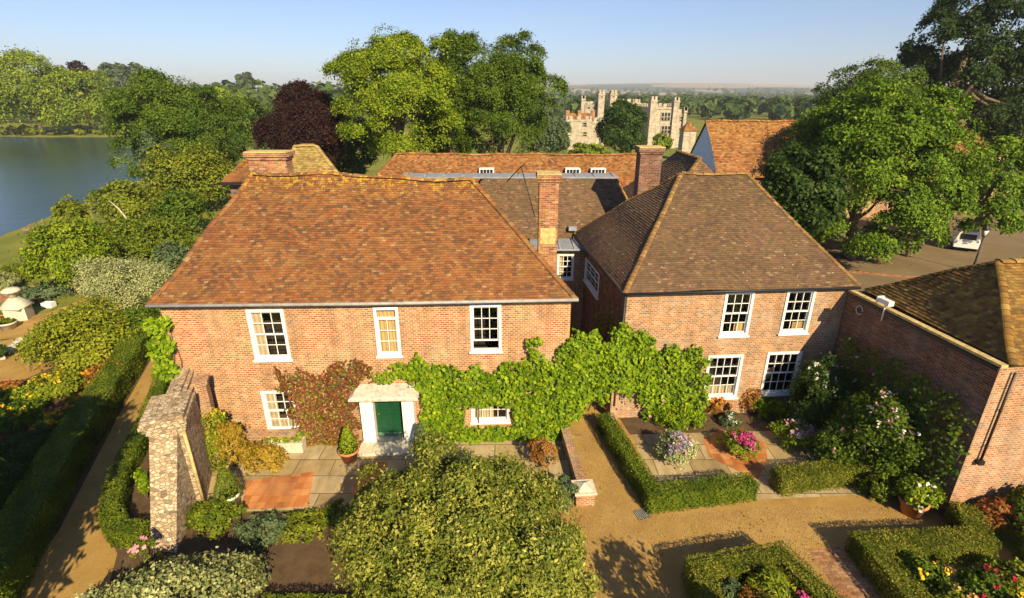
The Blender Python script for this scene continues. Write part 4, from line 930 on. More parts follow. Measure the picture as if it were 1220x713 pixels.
kblock('turret', 775.5, 783, 115, 2.6, -.8, wins=()); kblock('turret', 803, 809.5, 116, 2.4, -.8); kblock('turret', 817, 820.5, 128, 2, .8)
kblock('hall', 745, 776, 119, 10, 12, wins=((762, 138, 6, 6), (752, 138, 6, 6)))
kblock('tower', 722, 730, 107, 4, 12, wins=((725, 112, 2, 4),)); kblock('tower', 737.5, 746, 107, 4, 12, wins=((740, 112, 2, 4),))
kblock('turret', 701, 706, 114, 2.4, 14); kblock('hall', 705, 724, 122, 8, 14, 'castle', wins=((708, 127, 4, 4), (715, 127, 4, 4)))
kblock('gatehouse', 673, 703, 138, 9, -4, wins=((692, 146, 5, 4), (692, 157, 5, 4))); kblock('gatehouse', 703, 720, 141, 9, -2, wins=((712, 148, 3, 3),))
u0, z0 = kpx(675, 140); u1, _ = kpx(706, 140)
mb = MB(); tiles(mb, (u0-20, 147, z0-.8), (u1-20, 147, z0-.8), (u1-21, 150, z0+1.1), (u0-19, 150, z0+1.1), .5, .6, seed=97); tiles(mb, (u1-20, 153, z0-.8), (u0-20, 153, z0-.8), (u0-19, 150, z0+1.1), (u1-21, 150, z0+1.1), .5, .6, seed=98); mb.build('roof', M['tile3'], KS)
for px_ in (676, 690, 706): u, z = kpx(px_, 131.5); mb = MB(); mb.box((u-20.5, 148.5, 3), (u-19.5, 149.7, z)); mb.build('chimney', M['chimney'], KS)
LD = empty('stone_lodge', (47, 120, -3), 'small stone lodge with orange pyramid roof between the castle and the barn', 'lodge')
LDF = Facade((0, 120), (60, 120)); (u0, z0), (u1, _), (_, z1) = LDF.px(815, 156), LDF.px(830, 156), LDF.px(822, 146)
mb = MB(); mb.box((u0, 120, -4), (u1, 123, z0)); mb.build('wall', M['castle'], LD)
hip_roof(LD, [(u0-.2, 119.8, z0), (u1+.2, 119.8, z0), (u1+.2, 123.2, z0), (u0-.2, 123.2, z0)], ((.5*(u0+u1)-.2, 121.5, z1), (.5*(u0+u1)+.2, 121.5, z1)), 'tile3', 99, gauge=.5, wid=.5, hips=False)

# ------------------------------------------------------------------ distant trees
def pxtree(label, cx, top, wpx, Y, base_z, mat, seed, name='tree', hr=None, size=None, ntwig=500, nleaf=46, nblob=26, ry=1.0, bot=None, **kw):
    """A tree at distance Y whose crown is centred on column cx, wpx wide, topping out at row top."""
    tp = atY(cx, top, Y); s = depth(tp)/F; r = wpx/2*s; base = V((tp.x, Y, base_z)); h = tp.z-base_z
    rz = hr or (tp.z-(atY(cx, bot, Y).z if bot else base_z+h*.12))/2
    return tree(name, label, base, h, (r, r*ry, rz), mat, seed, ntwig, nleaf, size or max(.12, 2.4*s), nblob, **kw)
T = 'trees around the houses and the lake'
pxtree('broad pale green tree on the far lake shore at the left edge of the picture', 20, 63, 130, 200, -1.6, 'lime', 101, bot=163, ntwig=700, group=T)
pxtree('pale green rounded tree on the far shore next to the big dark round tree', 88, 80, 100, 204, -1.6, 'lime', 102, bot=160, ntwig=500, group=T)
pxtree('dark purple tree top peeping above the far shore trees', 90, 74, 36, 240, -1.4, 'copper', 103, bot=130, ntwig=200, group=T)
pxtree('grey green tree standing tall behind the far shore, left of two', 131, 73, 34, 330, -1, 'bluish', 104, bot=112, ntwig=200, group=T)
pxtree('small grey green tree behind the far shore, right of two', 160, 73, 22, 340, -1, 'bluish', 105, bot=104, ntwig=140, group=T)
pxtree('big dark round tree at the right edge of the lake', 192, 80, 158, 66, -.8, 'oak', 106, bot=240, ntwig=3000, nleaf=42, nblob=64, group=T, size=.21, br=(.13, .28), tr=.05, flat=.75, low=-.85)
pxtree('slender blue green tree in front of the big dark round tree', 182, 160, 42, 57, -.3, 'bluish', 107, bot=240, ntwig=320, group=T)
pxtree('low green tree in the gap between the round tree and the purple beech', 282, 112, 90, 95, -2, 'oak', 108, bot=190, ntwig=420, group=T)
pxtree('bright green far tree to the left of the purple beech', 258, 104, 80, 190, -2, 'lime', 109, bot=150, ntwig=380, group=T)
pxtree('grey tree rising from the far wood left of the purple beech', 290, 87, 22, 420, 0, 'bluish', 110, bot=115, ntwig=140, group=T)
pxtree('dark purple copper beech behind the wide chimney', 357, 95, 104, 52, 0, 'copper', 111, bot=222, ntwig=1900, nleaf=42, name='copper_beech', group=T, size=.16, nblob=34, br=(.2, .36), tr=.07, low=-.85)
pxtree('tall sunlit yellow green tree behind the long orange roof', 466, 22, 166, 50, 0, 'lime', 112, bot=212, ntwig=2800, nleaf=42, nblob=60, group=T, size=.165, low=-.85, br=(.15, .30), tr=.05, flat=.75)
pxtree('tall dark green tree to the right of the sunlit one behind the long orange roof', 598, 34, 142, 54, 0, 'oak', 113, bot=214, ntwig=2700, nleaf=42, nblob=56, group=T, size=.165, low=-.85, br=(.15, .30), tr=.05, flat=.75)
pxtree('dark green tree filling the gap between the copper beech and the sunlit tree', 408, 128, 70, 62, 0, 'deep', 135, bot=222, ntwig=500, low=-.9, group=T)
pxtree('tall green tree wedged between the sunlit tree and the dark tree', 530, 36, 70, 53, 0, 'oak', 114, bot=212, ntwig=1100, nleaf=42, group=T, size=.165, low=-.85)
pxtree('drooping dark tree below the right side of the tall dark tree', 652, 128, 62, 75, -1.2, 'bluish', 115, bot=196, ntwig=330, group=T)
pxtree('dark conical tree standing in front of the castle', 744, 118, 66, 92, -2.2, 'deep', 116, bot=190, ntwig=520, nleaf=40, low=-.8, group=T)
pxtree('small bright green tree at the foot of the castle keep', 790, 160, 26, 118, -2.4, 'lime', 117, bot=186, ntwig=120, group=T)
pxtree('low bright bush at the foot of the pale castle gatehouse', 700, 172, 50, 110, -2.4, 'lime', 118, bot=196, ntwig=160, group=T)
pxtree('wide bright green chestnut tree over the courtyard', 1066, 84, 288, 40, 0, 'maple', 119, bot=322, ntwig=4800, nleaf=40, nblob=120, ry=.75, size=.19, group=T, br=(.09, .20), tr=.038, flat=.6, shell=.30, inner=.55, low=-.85, tr_r=.42)
pxtree('low bough of maple green leaves at the right edge beside the chestnut', 1208, 152, 130, 42, 0, 'maple', 120, bot=306, ntwig=1100, nleaf=42, ry=.8, size=.2, br=(.15, .28), tr=.05, flat=.6, group=T)
pxtree('dark tree just behind the top of the chestnut', 1048, 66, 110, 56, 0, 'oak', 121, bot=160, ntwig=450, group=T)
pxtree('very tall dark cedar at the top right corner', 1180, -40, 160, 58, 0, 'cedar', 122, bot=190, ntwig=1000, nleaf=40, nblob=44, size=.27, group=T, br=(.14, .26), tr=.05, low=-.8, flat=.55, shell=.2)
pxtree('tall dark tree reaching up beside the cedar at the right edge', 1235, 30, 90, 60, 0, 'cedar', 123, bot=220, ntwig=400, size=.34, group=T)
pxtree('dark tree in shade left of the chestnut by the barn roof', 965, 172, 104, 33, 0, 'deep', 124, bot=306, ntwig=450, size=.24, group=T)
# trees that throw the long shadows into the picture from behind the camera
tree('tree', 'tall dense tree close to the dark left border, shading the hedge', (-12.7, 6.0, 0), 8.8, (3.4, 3.2, 3.6), 'oak', 131, ntwig=520, nleaf=40, size=.26, group=T)
tree('tree', 'second dense tree further left, shading the left border', (-17.2, 7.2, 0), 8.6, (3.6, 3.4, 3.6), 'oak', 133, ntwig=520, nleaf=40, size=.28, group=T)
tree('tree', 'small twiggy tree just below the gravel drive, its shadow on the gravel', (5.0, 6.7, 0), 3.4, (1.3, 1.2, 1.2), 'oak', 132, ntwig=110, nleaf=26, size=.12, group=T)

def far_wood(name, label, regions, mat, seed, leaf):
    rng = np.random.default_rng(seed); PP = []; NN = []; RR = []
    for (x0, x1, y0, y1, n, h0, h1) in regions:
        for _ in range(n):
            x, y = rng.uniform(x0, x1), rng.uniform(y0, y1); z = hground(x, y); h = rng.uniform(h0, h1); r = h*rng.uniform(.38, .6)
            m = 70; d = unit(rng.normal(0, 1, (m, 3))+np.array([0, -.3, .35])); c = np.array([x, y, z+h*.55])
            lump = 1+.18*np.sin(d[:, 0]*5+_)*np.sin(d[:, 2]*6)
            PP.append(c+d*np.array([r, r, h*.48])*(lump*rng.uniform(.85, 1.05, m))[:, None]); NN.append(d); RR.append(np.clip(rng.uniform(.1, .8)+rng.normal(0, .12, m), 0, 1))
    P = np.concatenate(PP); o = leafmesh(name, P, np.concatenate(NN), leaf, M[mat], None, rng, np.concatenate(RR), .8, .4, .35)
    return tag(o, label, 'woodland', None, 'stuff')
far_wood('far_woods', 'dark green woods in the middle distance around the castle', [(-60, 170, 260, 560, 230, 7, 11), (150, 360, 330, 600, 110, 6, 10.5), (-260, -60, 250, 480, 150, 12, 19), (-420, -200, 260, 420, 60, 10, 17)], 'wood', 141, 3.4)
far_wood('distant_woods', 'faint belts of trees on the far fields and hills', [(-700, 1200, 800, 950, 200, 6, 9), (-400, 1500, 1150, 1300, 170, 6, 10), (-900, 2600, 1700, 2000, 240, 8, 14), (-1200, 2600, 2400, 2700, 200, 8, 14)], 'wood', 142, 7.0)
far_wood('lakeside_scrub', 'low reeds and scrub along the far lake bank', [(-330, -95, 197, 203, 150, 1.4, 3.0)], 'olive', 143, .8)

# ------------------------------------------------------------------ garden on the left, between house and lake
G = 'shrubs in the left garden'
pxshrub('tree', 'small tree with a leaning pale trunk beside the water', 160, 275, 92, 62, 'olive', 201, flat=.7, cat='tree', group=G)
mb = MB(); p = at(165, 277); mb.tube([p-UP*.2, p+V((-.6, 0, 1.0)), p+V((-1.5, .3, 2.2)), p+V((-2.2, .3, 3.0))], [.14, .11, .08, .03], 6); tr_ = [o for o in COL.objects if o.get('label', '').startswith('small tree with a leaning')][0]
me_ = mb.build('trunk', M['palebark'], tr_)
pxshrub('shrub', 'large loose pale green bush at the water side near the geese', 98, 352, 100, 96, 'lime', 202, group=G)
pxshrub('shrub', 'feathery upright bush leaning out over the lake edge', 92, 282, 44, 48, 'olive', 203, group=G)
pxshrub('shrub', 'bright olive bush behind the left end of the big roof', 240, 262, 110, 92, 'olive', 204, group=G)
pxshrub('shrub', 'dark green bush close to the upper left slope of the big roof', 222, 285, 70, 60, 'oak', 205, group=G)
pxshrub('shrub', 'mid green feathery mass between the silver bush and the leaning tree', 180, 318, 120, 66, 'box', 206, group=G)
pxshrub('shrub', 'silver leaved rounded bush at the foot of the big roof', 162, 372, 104, 74, 'silver', 207, group=G, size=.09)
pxshrub('shrub', 'smaller silver leaved bush left of the larger silver one', 122, 360, 50, 52, 'silver', 208, group=G, size=.09)
pxshrub('shrub', 'grey green bush between silver bush and house eave', 215, 345, 56, 60, 'bluish', 209, group=G)
pxshrub('shrub', 'wide yellow green mounded bush beside the gravel walk', 116, 442, 146, 88, 'yellow', 210, group=G, dens=1.2)
pxshrub('shrub', 'dark bush between the yellow green mound and the house wall', 172, 412, 54, 50, 'oak', 211, group=G)
pxshrub('shrub', 'low spreading green bush behind the stone ornament', 70, 358, 90, 26, 'bluish', 212, group=G)
pxshrub('shrub', 'spiky blue green plant by the brick walk', 14, 348, 24, 24, 'silver', 213, group=G, aspect=.2, size=.3)
pxshrub('shrub', 'tall reedy grass clump on the bank below the lake', 26, 338, 50, 26, 'olive', 214, group=G, aspect=.12, size=.6)
pxshrub('shrub', 'yellow flowering clump at the end of the brick walk', 52, 322, 22, 16, 'yellow', 215, group=G)
pxshrub('shrub', 'dark purple leaved plant under the silver bushes', 98, 352, 18, 20, 'copper', 216, group=G)
B = 'flowering plants in the left border'
for i, (cx, by, wp, hp, mt, fl, lab) in enumerate([
    (78, 478, 70, 44, 'yellow', ('yellow_petal', 26, .11), 'yellow flowering clump below the mounded bush'), (35, 490, 70, 34, 'lime', ('yellow_petal', 12, .11), 'light green clump with a few yellow flowers at the left edge'),
    (130, 466, 50, 40, 'rusty', ('orange_petal', 16, .12), 'rust and pink leaved plant against the tall hedge'), (110, 500, 52, 36, 'olive', ('orange_petal', 26, .11), 'orange flowered clump beside the tall hedge'),
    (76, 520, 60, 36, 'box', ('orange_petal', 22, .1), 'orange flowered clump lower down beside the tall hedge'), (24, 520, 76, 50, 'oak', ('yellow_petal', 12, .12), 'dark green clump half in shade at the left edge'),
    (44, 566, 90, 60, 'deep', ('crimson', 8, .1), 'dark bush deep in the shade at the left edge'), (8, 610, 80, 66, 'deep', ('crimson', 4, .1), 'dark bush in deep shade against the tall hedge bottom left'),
    (16, 470, 34, 18, 'rusty', ('crimson', 8, .09), 'reddish plant edging the gravel walk'), (2, 432, 26, 22, 'deep', ('yellow_petal', 6, .1), 'dark green plant in the stone edged bed')]):
    pxshrub('border_plant', lab, cx, by, wp, hp, mt, 220+i, flowers=[fl], cat='plant', group=B)
vine('climbing_vine', 'bright leafy climber on the left end corner of the big house', LF, [(182, 372), (205, 372), (206, 425), (215, 450), (200, 452), (186, 430)], [], 'vine', 240, 900, .14, .5)

# stone ornament, pots, geese
p = at(26, 382); so_ = empty('garden_ornament', p, 'pale stone pedestal ornament with sloping shoulders and a mushroom cap', 'stone ornament')
mb = MB(); rz = .35; mb.box((p.x-.5, p.y-.45, p.z-.1), (p.x+.5, p.y+.45, p.z+.85), rot=rz); mb.build('plinth', M['stone'], so_)
mb = MB(); c = V((p.x, p.y, p.z)); mb.tube([c+UP*.85, c+UP*.92, c+UP*1.2, c+UP*1.45], [.80, .78, .5, .22], 4); mb.build('shoulder', M['stone'], so_)
mb = MB(); mb.lathe(c, [(.2, 1.44), (.18, 1.7), (.44, 1.78), (.48, 1.86), (.32, 1.97), (.06, 2.02)], 12); mb.build('mushroom_cap', M['stone'], so_)
def pot(name, label, c, r, h, pm, fol=None, fr=None, fh=None, seed=1, shape='bush', group='pots around the houses', flowers=None, size=.06, n=1600):
    c = V(c); root = empty(name, c, label, 'plant pot', group); mb = MB()
    mb.lathe(c, [(r*.72, 0), (r*.98, h*.82), (r*1.1, h*.83), (r*1.12, h), (r*.98, h), (r*.9, h*.88)], 18); o = mb.build('pot', M[pm], root)
    mb = MB(); mb.lathe(c, [(r*.93, h*.84), (r*.3, h*.9)], 14); mb.build('soil', M['soil'], o)
    if fol:
        rng = np.random.default_rng(seed); m = n
        if shape == 'cone':
            t = rng.uniform(0, 1, m)**.75; a = rng.uniform(0, 6.283, m); rr = fr*np.sqrt(np.clip(np.sin(np.clip(1-t, 0, 1)*1.75+.15), 0, 1))*(1-t*.55)
            P = np.stack([c.x+rr*np.cos(a), c.y+rr*np.sin(a), c.z+h*.85+t*fh], 1)+rng.normal(0, .02, (m, 3)); Nn = np.stack([np.cos(a), np.sin(a), .4+0*a], 1); rnd = rng.uniform(0, 1, m)
        else:
            P, Nn, rnd, _ = crown_pts(rng, (c.x, c.y, c.z+h*.8+fh*.4), (fr, fr, fh*.6), 10, n//24, 24, (.35, .5), .13, -.3, .4)
        leafmesh('foliage', P, Nn, size, M[fol], root, rng, rnd)
        mb = MB(); mb.tube([c+UP*h*.85, c+UP*(h+fh*.5)], [.03, .012], 6); mb.build('stem', M['bark'], root)
        for fm, fn, fs in (flowers or []):
            s = rng.choice(len(P), fn, replace=False); leafmesh('blossoms', np.repeat(P[s]+Nn[s]*fs*.5, 4, 0)+rng.normal(0, fs*.3, (fn*4, 3)), np.repeat(Nn[s], 4, 0), fs, M[fm], root, rng, None, .85, .2)
    return root
pot('plant_pot', 'small orange clay pot left of the stone ornament', at(11, 381), .36, .45, 'terracotta', 'olive', .4, .5, 301)
pot('plant_pot', 'small pale pot at the right foot of the stone ornament', at(24, 385)+V((.3, -1.0, 0)), .4, .5, 'stone', 'olive', .35, .3, 302)
pot('plant_pot', 'tipped looking clay pot behind the stone ornament near a white trough', at(50, 362), .3, .5, 'terracotta')
p = at(59, 366); t = MB(); t.box((p.x-.3, p.y-.2, p.z), (p.x+.3, p.y+.2, p.z+.08)); 
for a in (-.3, .24): t.box((p.x+a, p.y-.2, p.z+.081), (p.x+a+.06, p.y+.2, p.z+.32))
for a in (-.2, .14): t.box((p.x-.239, p.y+a, p.z+.081), (p.x+.239, p.y+a+.06, p.z+.32))
tag(t.build('stone_trough', M['white']), 'small whitish stone trough on the earth path behind the ornament', 'trough')
p = at(14, 425); t = MB()
for k in range(7):
    q = at(2+4.2*k, 428-3.6*k, 0); t.box((q.x-.2, q.y-.12, 0), (q.x+.2, q.y+.12, .18+.03*(k % 2)), rot=.5+.2*(k % 3), rnd=k/7)
tag(t.build('stone_edging', M['stone']), 'row of pale edging stones round the dark bed on the gravel walk', 'edging')
for i, (gx, gy, rot, lab) in enumerate([(33, 279, .4, 'brown goose with head raised standing on the lake bank, leftmost of three'), (46, 274, -1.0, 'dark goose grazing on the lake bank, middle of three'), (53, 272, 2.2, 'dark brown goose on the lake bank nearest the leaning bush')]):
    p = at(gx, gy); p.z = max(p.z, -1.95); d = V((math.cos(rot), math.sin(rot), 0)); mb = MB()
    mb.tube([p-d*.42+UP*.42, p-d*.3+UP*.42, p-d*.1+UP*.4, p+d*.15+UP*.42, p+d*.28+UP*.52, p+d*.34+UP*.72, p+d*.36+UP*.9, p+d*.42+UP*.95, p+d*.48+UP*.94, p+d*.58+UP*.91], [.02, .1, .19, .17, .1, .06, .055, .065, .05, .015], 10, 0)
    mb.tube([p+UP*.3, p+UP*.02], [.03, .02], 5); mb.tube([p+V((-d.y, d.x, 0))*.12+UP*.3, p+V((-d.y, d.x, 0))*.12+UP*.02], [.03, .02], 5)
    tag(mb.build('goose', M['timber']), lab, 'goose', 'geese on the lake bank')

# ------------------------------------------------------------------ hedges
hl = [at(*q, 0) for q in ((185, 419), (135, 507), (100, 570), (70, 633), (33, 713))]+[V((-12.1, 6.5, 0))]
hl = [p+V((-.62, -.1, 0)) for p in hl]; hedge('long tall hedge along the left side of the narrow gravel path', hl, 1.0, 1.05, 401, dens=800, size=.058)
h2 = [at(*q, 0) for q in ((206, 428), (176, 510), (138, 582), (121, 628), (132, 655), (176, 655))]
h2 = [p+o_ for p, o_ in zip(h2, (V((.1, 0, 0)), V((.1, 0, 0)), V((.16, 0, 0)), V((.3, .1, 0)), V((.15, .3, 0)), V((0, .25, 0))))]
hedge('low curving hedge between the narrow gravel path and the stone wall', h2, .55, .6, 402)
hedge('narrow hedge along the right side of the drive by the archway', [(3.55, 17.2), (4.36, 13.22)], .55, .7, 403)
hedge('low hedge in front of the flowered paving, left of the paved gap', [(4.15, 12.95), (7.75, 13.55)], .6, .68, 404)
hedge('low hedge in front of the flowered paving, right of the paved gap', [(8.62, 13.75), (10.6, 14.1), (12.55, 14.35)], .62, .72, 405, mat='boxdry')
hedge('zigzag hedge at the right enclosing the rose bed', [(9.95, 8.2), (9.78, 11.0), (13.05, 11.15), (13.5, 12.35)], .66, .74, 406, mat='boxdry')
hedge('square hedge round the flower bed at the bottom by the brick path', [(4.75, 8.0), (4.85, 10.1), (7.15, 10.55), (7.95, 8.4)], .62, .82, 407, mat='boxdry')

# ------------------------------------------------------------------ climbers on the houses
vine('climbing_vine', 'thick bright green vine covering the right half of the big house front', LF,
     [(489, 452), (478, 436), (500, 424), (530, 440), (548, 434), (575, 440), (600, 434), (622, 428), (634, 398), (642, 420), (662, 424), (676, 410), (690, 400), (696, 470), (676, 505), (668, 540), (600, 548), (560, 546), (530, 542), (502, 532), (500, 480)],
     [[(554, 481), (611, 481), (611, 506), (554, 506)], [(484, 464), (503, 464), (500, 530), (484, 530)]], 'vine', 501, 11500, .125, .42)
vine('climbing_vine', 'bright green vine arching over the drive and archway between the houses', AF,
     [(672, 408), (682, 388), (700, 396), (720, 402), (734, 384), (750, 392), (770, 398), (786, 420), (780, 470), (760, 476), (745, 462), (722, 466), (704, 478), (690, 486), (672, 470)], [], 'vine', 502, 6500, .125, .55)
vine('climbing_vine', 'green vine with one pink rose beside the ground floor window of the smaller house', RF,
     [(752, 404), (770, 396), (786, 418), (806, 410), (838, 418), (842, 450), (836, 500), (800, 520), (772, 516), (764, 480), (752, 462)], [], 'vine', 503, 5000, .12, .5, extra=[('pink', 6, .16)])
vine('climbing_vine', 'small vine sprig climbing the shaded corner of the smaller house', SF, [(712, 372), (736, 368), (742, 400), (714, 404)], [], 'vine', 504, 160, .13, .2)
vine('climbing_vine', 'tuft of vine leaves trailing over the stone door hood', LF, [(440, 444), (452, 440), (470, 432), (492, 428), (500, 446), (478, 450), (455, 454)], [], 'vine', 505, 240, .13, .35)
vine('red_creeper', 'red and green creeper on the wall left of the white door surround', LF,
     [(330, 440), (346, 436), (356, 446), (376, 440), (398, 438), (412, 424), (440, 434), (446, 450), (418, 458), (424, 480), (428, 520), (418, 545), (392, 552), (368, 552), (354, 540), (352, 505), (346, 470), (334, 462)], [], 'redcreep', 506, 6200, .085, .38, extra=[('rusty', 700, .085), ('olive', 900, .085), ('crimson', 160, .09)])
# rose and shrubs against the shaded wall on the right
shrub('rambling_rose', 'huge dark rambling rose with pale pink blooms against the long shaded wall', (12.15, 14.7, 0), 1.05, 1.5, 3.3, 'oak', 510, n=15000, size=.09, nblob=30, flowers=[('white_petal', 16, .12), ('pink', 9, .11)], cat='rose bush', br=(.2, .36), low=-.6)
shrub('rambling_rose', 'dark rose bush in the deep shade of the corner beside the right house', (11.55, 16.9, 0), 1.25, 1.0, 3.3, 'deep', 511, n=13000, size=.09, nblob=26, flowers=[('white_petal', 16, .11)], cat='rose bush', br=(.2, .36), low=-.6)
shrub('rambling_rose', 'arching rose branch hanging over the hedge in front of the shaded wall', (11.1, 14.9, 0), .75, .7, 1.9, 'oak', 512, n=4500, size=.085, flowers=[('pink', 6, .11)], cat='rose bush', br=(.2, .36))
pxshrub('shrub', 'green shrub at the lit corner of the right outbuilding', 1140, 585, 70, 90, 'olive', 513, dens=.8, flat=.6)

vine('climbing_rose', 'climbing rose with scattered pale blooms trained along the long shaded wall', GF, [(1012, 402), (1040, 412), (1075, 430), (1120, 452), (1150, 472), (1168, 500), (1160, 545), (1135, 575), (1090, 570), (1040, 540), (1005, 500), (1000, 450)], [], 'oak', 514, 4200, .10, .6, extra=[('white_petal', 26, .12), ('pink', 10, .12)], cat='climbing rose')
# ------------------------------------------------------------------ terrace in front of the big house
pxshrub('shrub', 'green and golden leaved wall shrub between stone wall and window', 258, 560, 62, 84, 'yellow', 520, flat=.5, flowers=[('yellow_petal', 26, .1)], size=.085)
pxshrub('shrub', 'amber autumn leaved shrub low on the terrace wall', 318, 566, 66, 40, 'autumn', 521, flat=.5, size=.085)
pxshrub('shrub', 'orange brown leaved shrub behind the clipped cone', 282, 560, 44, 60, 'autumn', 522, flat=.5, size=.08)
b_ = MB(); b_.obox(LF.w(0, 0), LF.U, UP, LF.N, 1.85, 3.9, .01, .62, .25, .55); b_.obox(LF.w(0, 0), LF.U, UP, LF.N, 1.8, 3.95, .621, .7, .2, .6); tag(b_.build('terrace_bench_wall', M['brick2']), 'low brick ledge with stone top under the ground floor window', 'ledge')
tr = empty('window_trough', LF.w(4.0, 0, .4), 'pale trough of green herbs and white flowers under the ground floor window', 'planter')
b_ = MB(); u0 = LF.px(325, 535)[0]+.1; b_.obox(LF.w(0, 0), LF.U, UP, LF.N, u0, u0+1.3, .01, .45, .3, .7); b_.obox(LF.w(0, 0), LF.U, UP, LF.N, u0-.04, u0+1.34, .38, .46, .701, .74); b_.build('trough', M['stone'], tr)
rng = np.random.default_rng(530); m = 900; P = np.array(LF.w(0, 0))+rng.uniform(u0, u0+1.3, (m, 1))*np.array(LF.U)+rng.uniform(.25, .75, (m, 1))*np.array(LF.N); P[:, 2] += .45+.22*rng.uniform(0, 1, m)
leafmesh('foliage', P, np.tile([0, -.4, 1.], (m, 1)), .08, M['lime'], tr, rng); leafmesh('blossoms', P[:24]+np.array([0, -.05, .05]), np.tile([0, -.4, 1.], (24, 1)), .09, M['white_petal'], tr, rng)
pot('potted_topiary', 'white pot with a clipped cone of box on the left of the terrace', at(276, 603, 0), .30, .5, 'white', 'box', .42, 1.0, 541, 'cone', n=3200, size=.045)
pot('potted_conifer', 'clay pot with a bright conifer left of the green door', at(417, 548, 0), .33, .46, 'terracotta', 'lime', .30, .95, 542, 'cone', n=2200, size=.05)
pot('potted_conifer', 'clay pot with a dark conifer right of the green door', at(502, 540, 0), .30, .46, 'terracotta', 'bluish', .28, .85, 543, 'cone', n=2000, size=.05)
H5 = 'shrubs edging the terrace'
for i, (cx, by, wp, hp, mt, lab, kw) in enumerate([
    (262, 640, 70, 50, 'box', 'dark green shrub at the left end of the terrace edge', {}), (176, 596, 12, 40, 'vine', 'narrow green climber leaning on the left face of the stone wall', dict(flat=.8)),
    (318, 655, 70, 44, 'bluish', 'blue green shrub edging the front of the terrace', {}), (368, 650, 70, 42, 'olive', 'grey green shrub edging the terrace near the holly', {}),
    (405, 632, 46, 36, 'box', 'small green shrub at the holly end of the terrace edge', {}), (668, 612, 46, 44, 'bluish', 'small dark leaved shrub beside the capped wall pier', {}),
    (645, 565, 40, 46, 'rusty', 'bare brown twiggy shrub right of the holly by the wall', dict(dens=.3))]):
    pxshrub('shrub', lab, cx, by, wp, hp, mt, 550+i, group=H5, size=.085, **kw)
# the two variegated hollies in front
tree('variegated_holly', 'big yellow edged holly tree in front of the terrace at the bottom of the picture', (-1.25, 10.0, 0), 4.1, (3.5, 2.75, 2.5), 'hollyv', 561, ntwig=4200, nleaf=34, size=.085, nblob=90, tr=.045, br=(.10, .24), low=-.95, lumpy=1.1, shell=.3, cat='holly', aspect=.5, tr_r=.12)
shrub('variegated_shrub', 'variegated cream and green shrub at the bottom left corner of the stone wall', (-7.9, 9.0, 0), 1.75, 1.3, 1.75, 'variegated', 562, n=22000, size=.09, nblob=24)
shrub('shrub', 'grey leaved shrub at the bottom edge left of the holly', (-9.9, 8.9, 0), .8, .8, 1.1, 'silver', 563, n=4000, size=.085)
shrub('rose_bush', 'single pink rose stem beside the foot of the stone wall pier', (-9.9, 10.7, 0), .4, .35, 1.1, 'olive', 564, n=500, size=.07, flowers=[('pink', 3, .16)])
hedge('short low hedge at the bottom edge between the holly and the left shrub', [(-6.2, 9.2), (-3.6, 9.2)], .6, .5, 565)

# ------------------------------------------------------------------ paved garden on the right
K = 'flower clumps on the paving'
for i, (cx, by, wp, hp, mt, fl, lab) in enumerate([
    (804, 560, 58, 50, 'silver', [('violet', 70, .08), ('pink', 26, .09), ('white_petal', 16, .08)], 'grey and lilac flower clump on the paving by the narrow hedge'),
    (878, 550, 48, 40, 'lime', [('magenta', 60, .10), ('pink', 24, .09), ('crimson', 24, .08)], 'magenta petunia clump on the orange brick paving'),
    (943, 540, 56, 46, 'lime', [('pink', 50, .09), ('white_petal', 26, .08), ('violet', 20, .08)], 'pale pink flower clump on the slabs in front of the dark corner')]):
    pxshrub('flower_clump', lab, cx, by, wp, hp, mt, 601+i, flowers=fl, cat='flowers', group=K, size=.07, stems=False)
R5 = 'border plants below the right house'
for i, (cx, by, wp, hp, mt, fl, lab) in enumerate([
    (800, 515, 70, 44, 'vine', None, 'spreading green plant under the vine beside the window'), (850, 500, 36, 34, 'rusty', [('orange_petal', 20, .09)], 'orange flowered plant below the ground floor window'),
    (886, 494, 36, 44, 'rusty', None, 'rusty brown plant between the two ground floor windows'), (912, 502, 40, 34, 'vine', None, 'bright green plant beneath the right hand ground floor window'),
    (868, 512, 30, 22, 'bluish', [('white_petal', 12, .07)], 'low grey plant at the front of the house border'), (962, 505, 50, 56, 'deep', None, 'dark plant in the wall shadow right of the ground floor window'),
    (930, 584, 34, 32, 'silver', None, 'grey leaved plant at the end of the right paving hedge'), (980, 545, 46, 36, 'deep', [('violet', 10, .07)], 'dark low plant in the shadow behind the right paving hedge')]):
    pxshrub('border_plant', lab, cx, by, wp, hp, mt, 610+i, flowers=fl, cat='plant', group=R5, size=.085)
pot('potted_hydrangea', 'clay pot with a leafy pale flowered hydrangea inside the zigzag hedge', (12.35, 12.75, 0), .36, .5, 'terracotta', 'lime', .62, .85, 621, n=2600, size=.10, flowers=[('yellow_petal', 3, .08), ('white_petal', 10, .10)])
shrub('shrub', 'dark green bush behind the potted hydrangea', (11.7, 13.4, 0), .6, .45, 1.0, 'box', 622, n=2600, size=.075)
Q = 'roses in the bed inside the zigzag hedge'
rs = [(10.75, 10.05, 'yellow_petal', 'yellow rose bush by the brick path corner of the bed'), (10.9, 9.2, 'peach', 'peach rose bush second along the brick path'), (11.9, 9.7, 'crimson', 'dark red rose bush in the middle of the rose bed'), (12.9, 10.0, 'crimson', 'red rose bush by the inner corner of the zigzag hedge'), (12.2, 8.8, 'yellow_petal', 'yellow rose bush low at the bottom right'), (13.6, 9.4, 'peach', 'leafy rose bush at the right edge of the rose bed'), (10.7, 8.3, 'peach', 'peach rose bush lowest beside the brick path')]
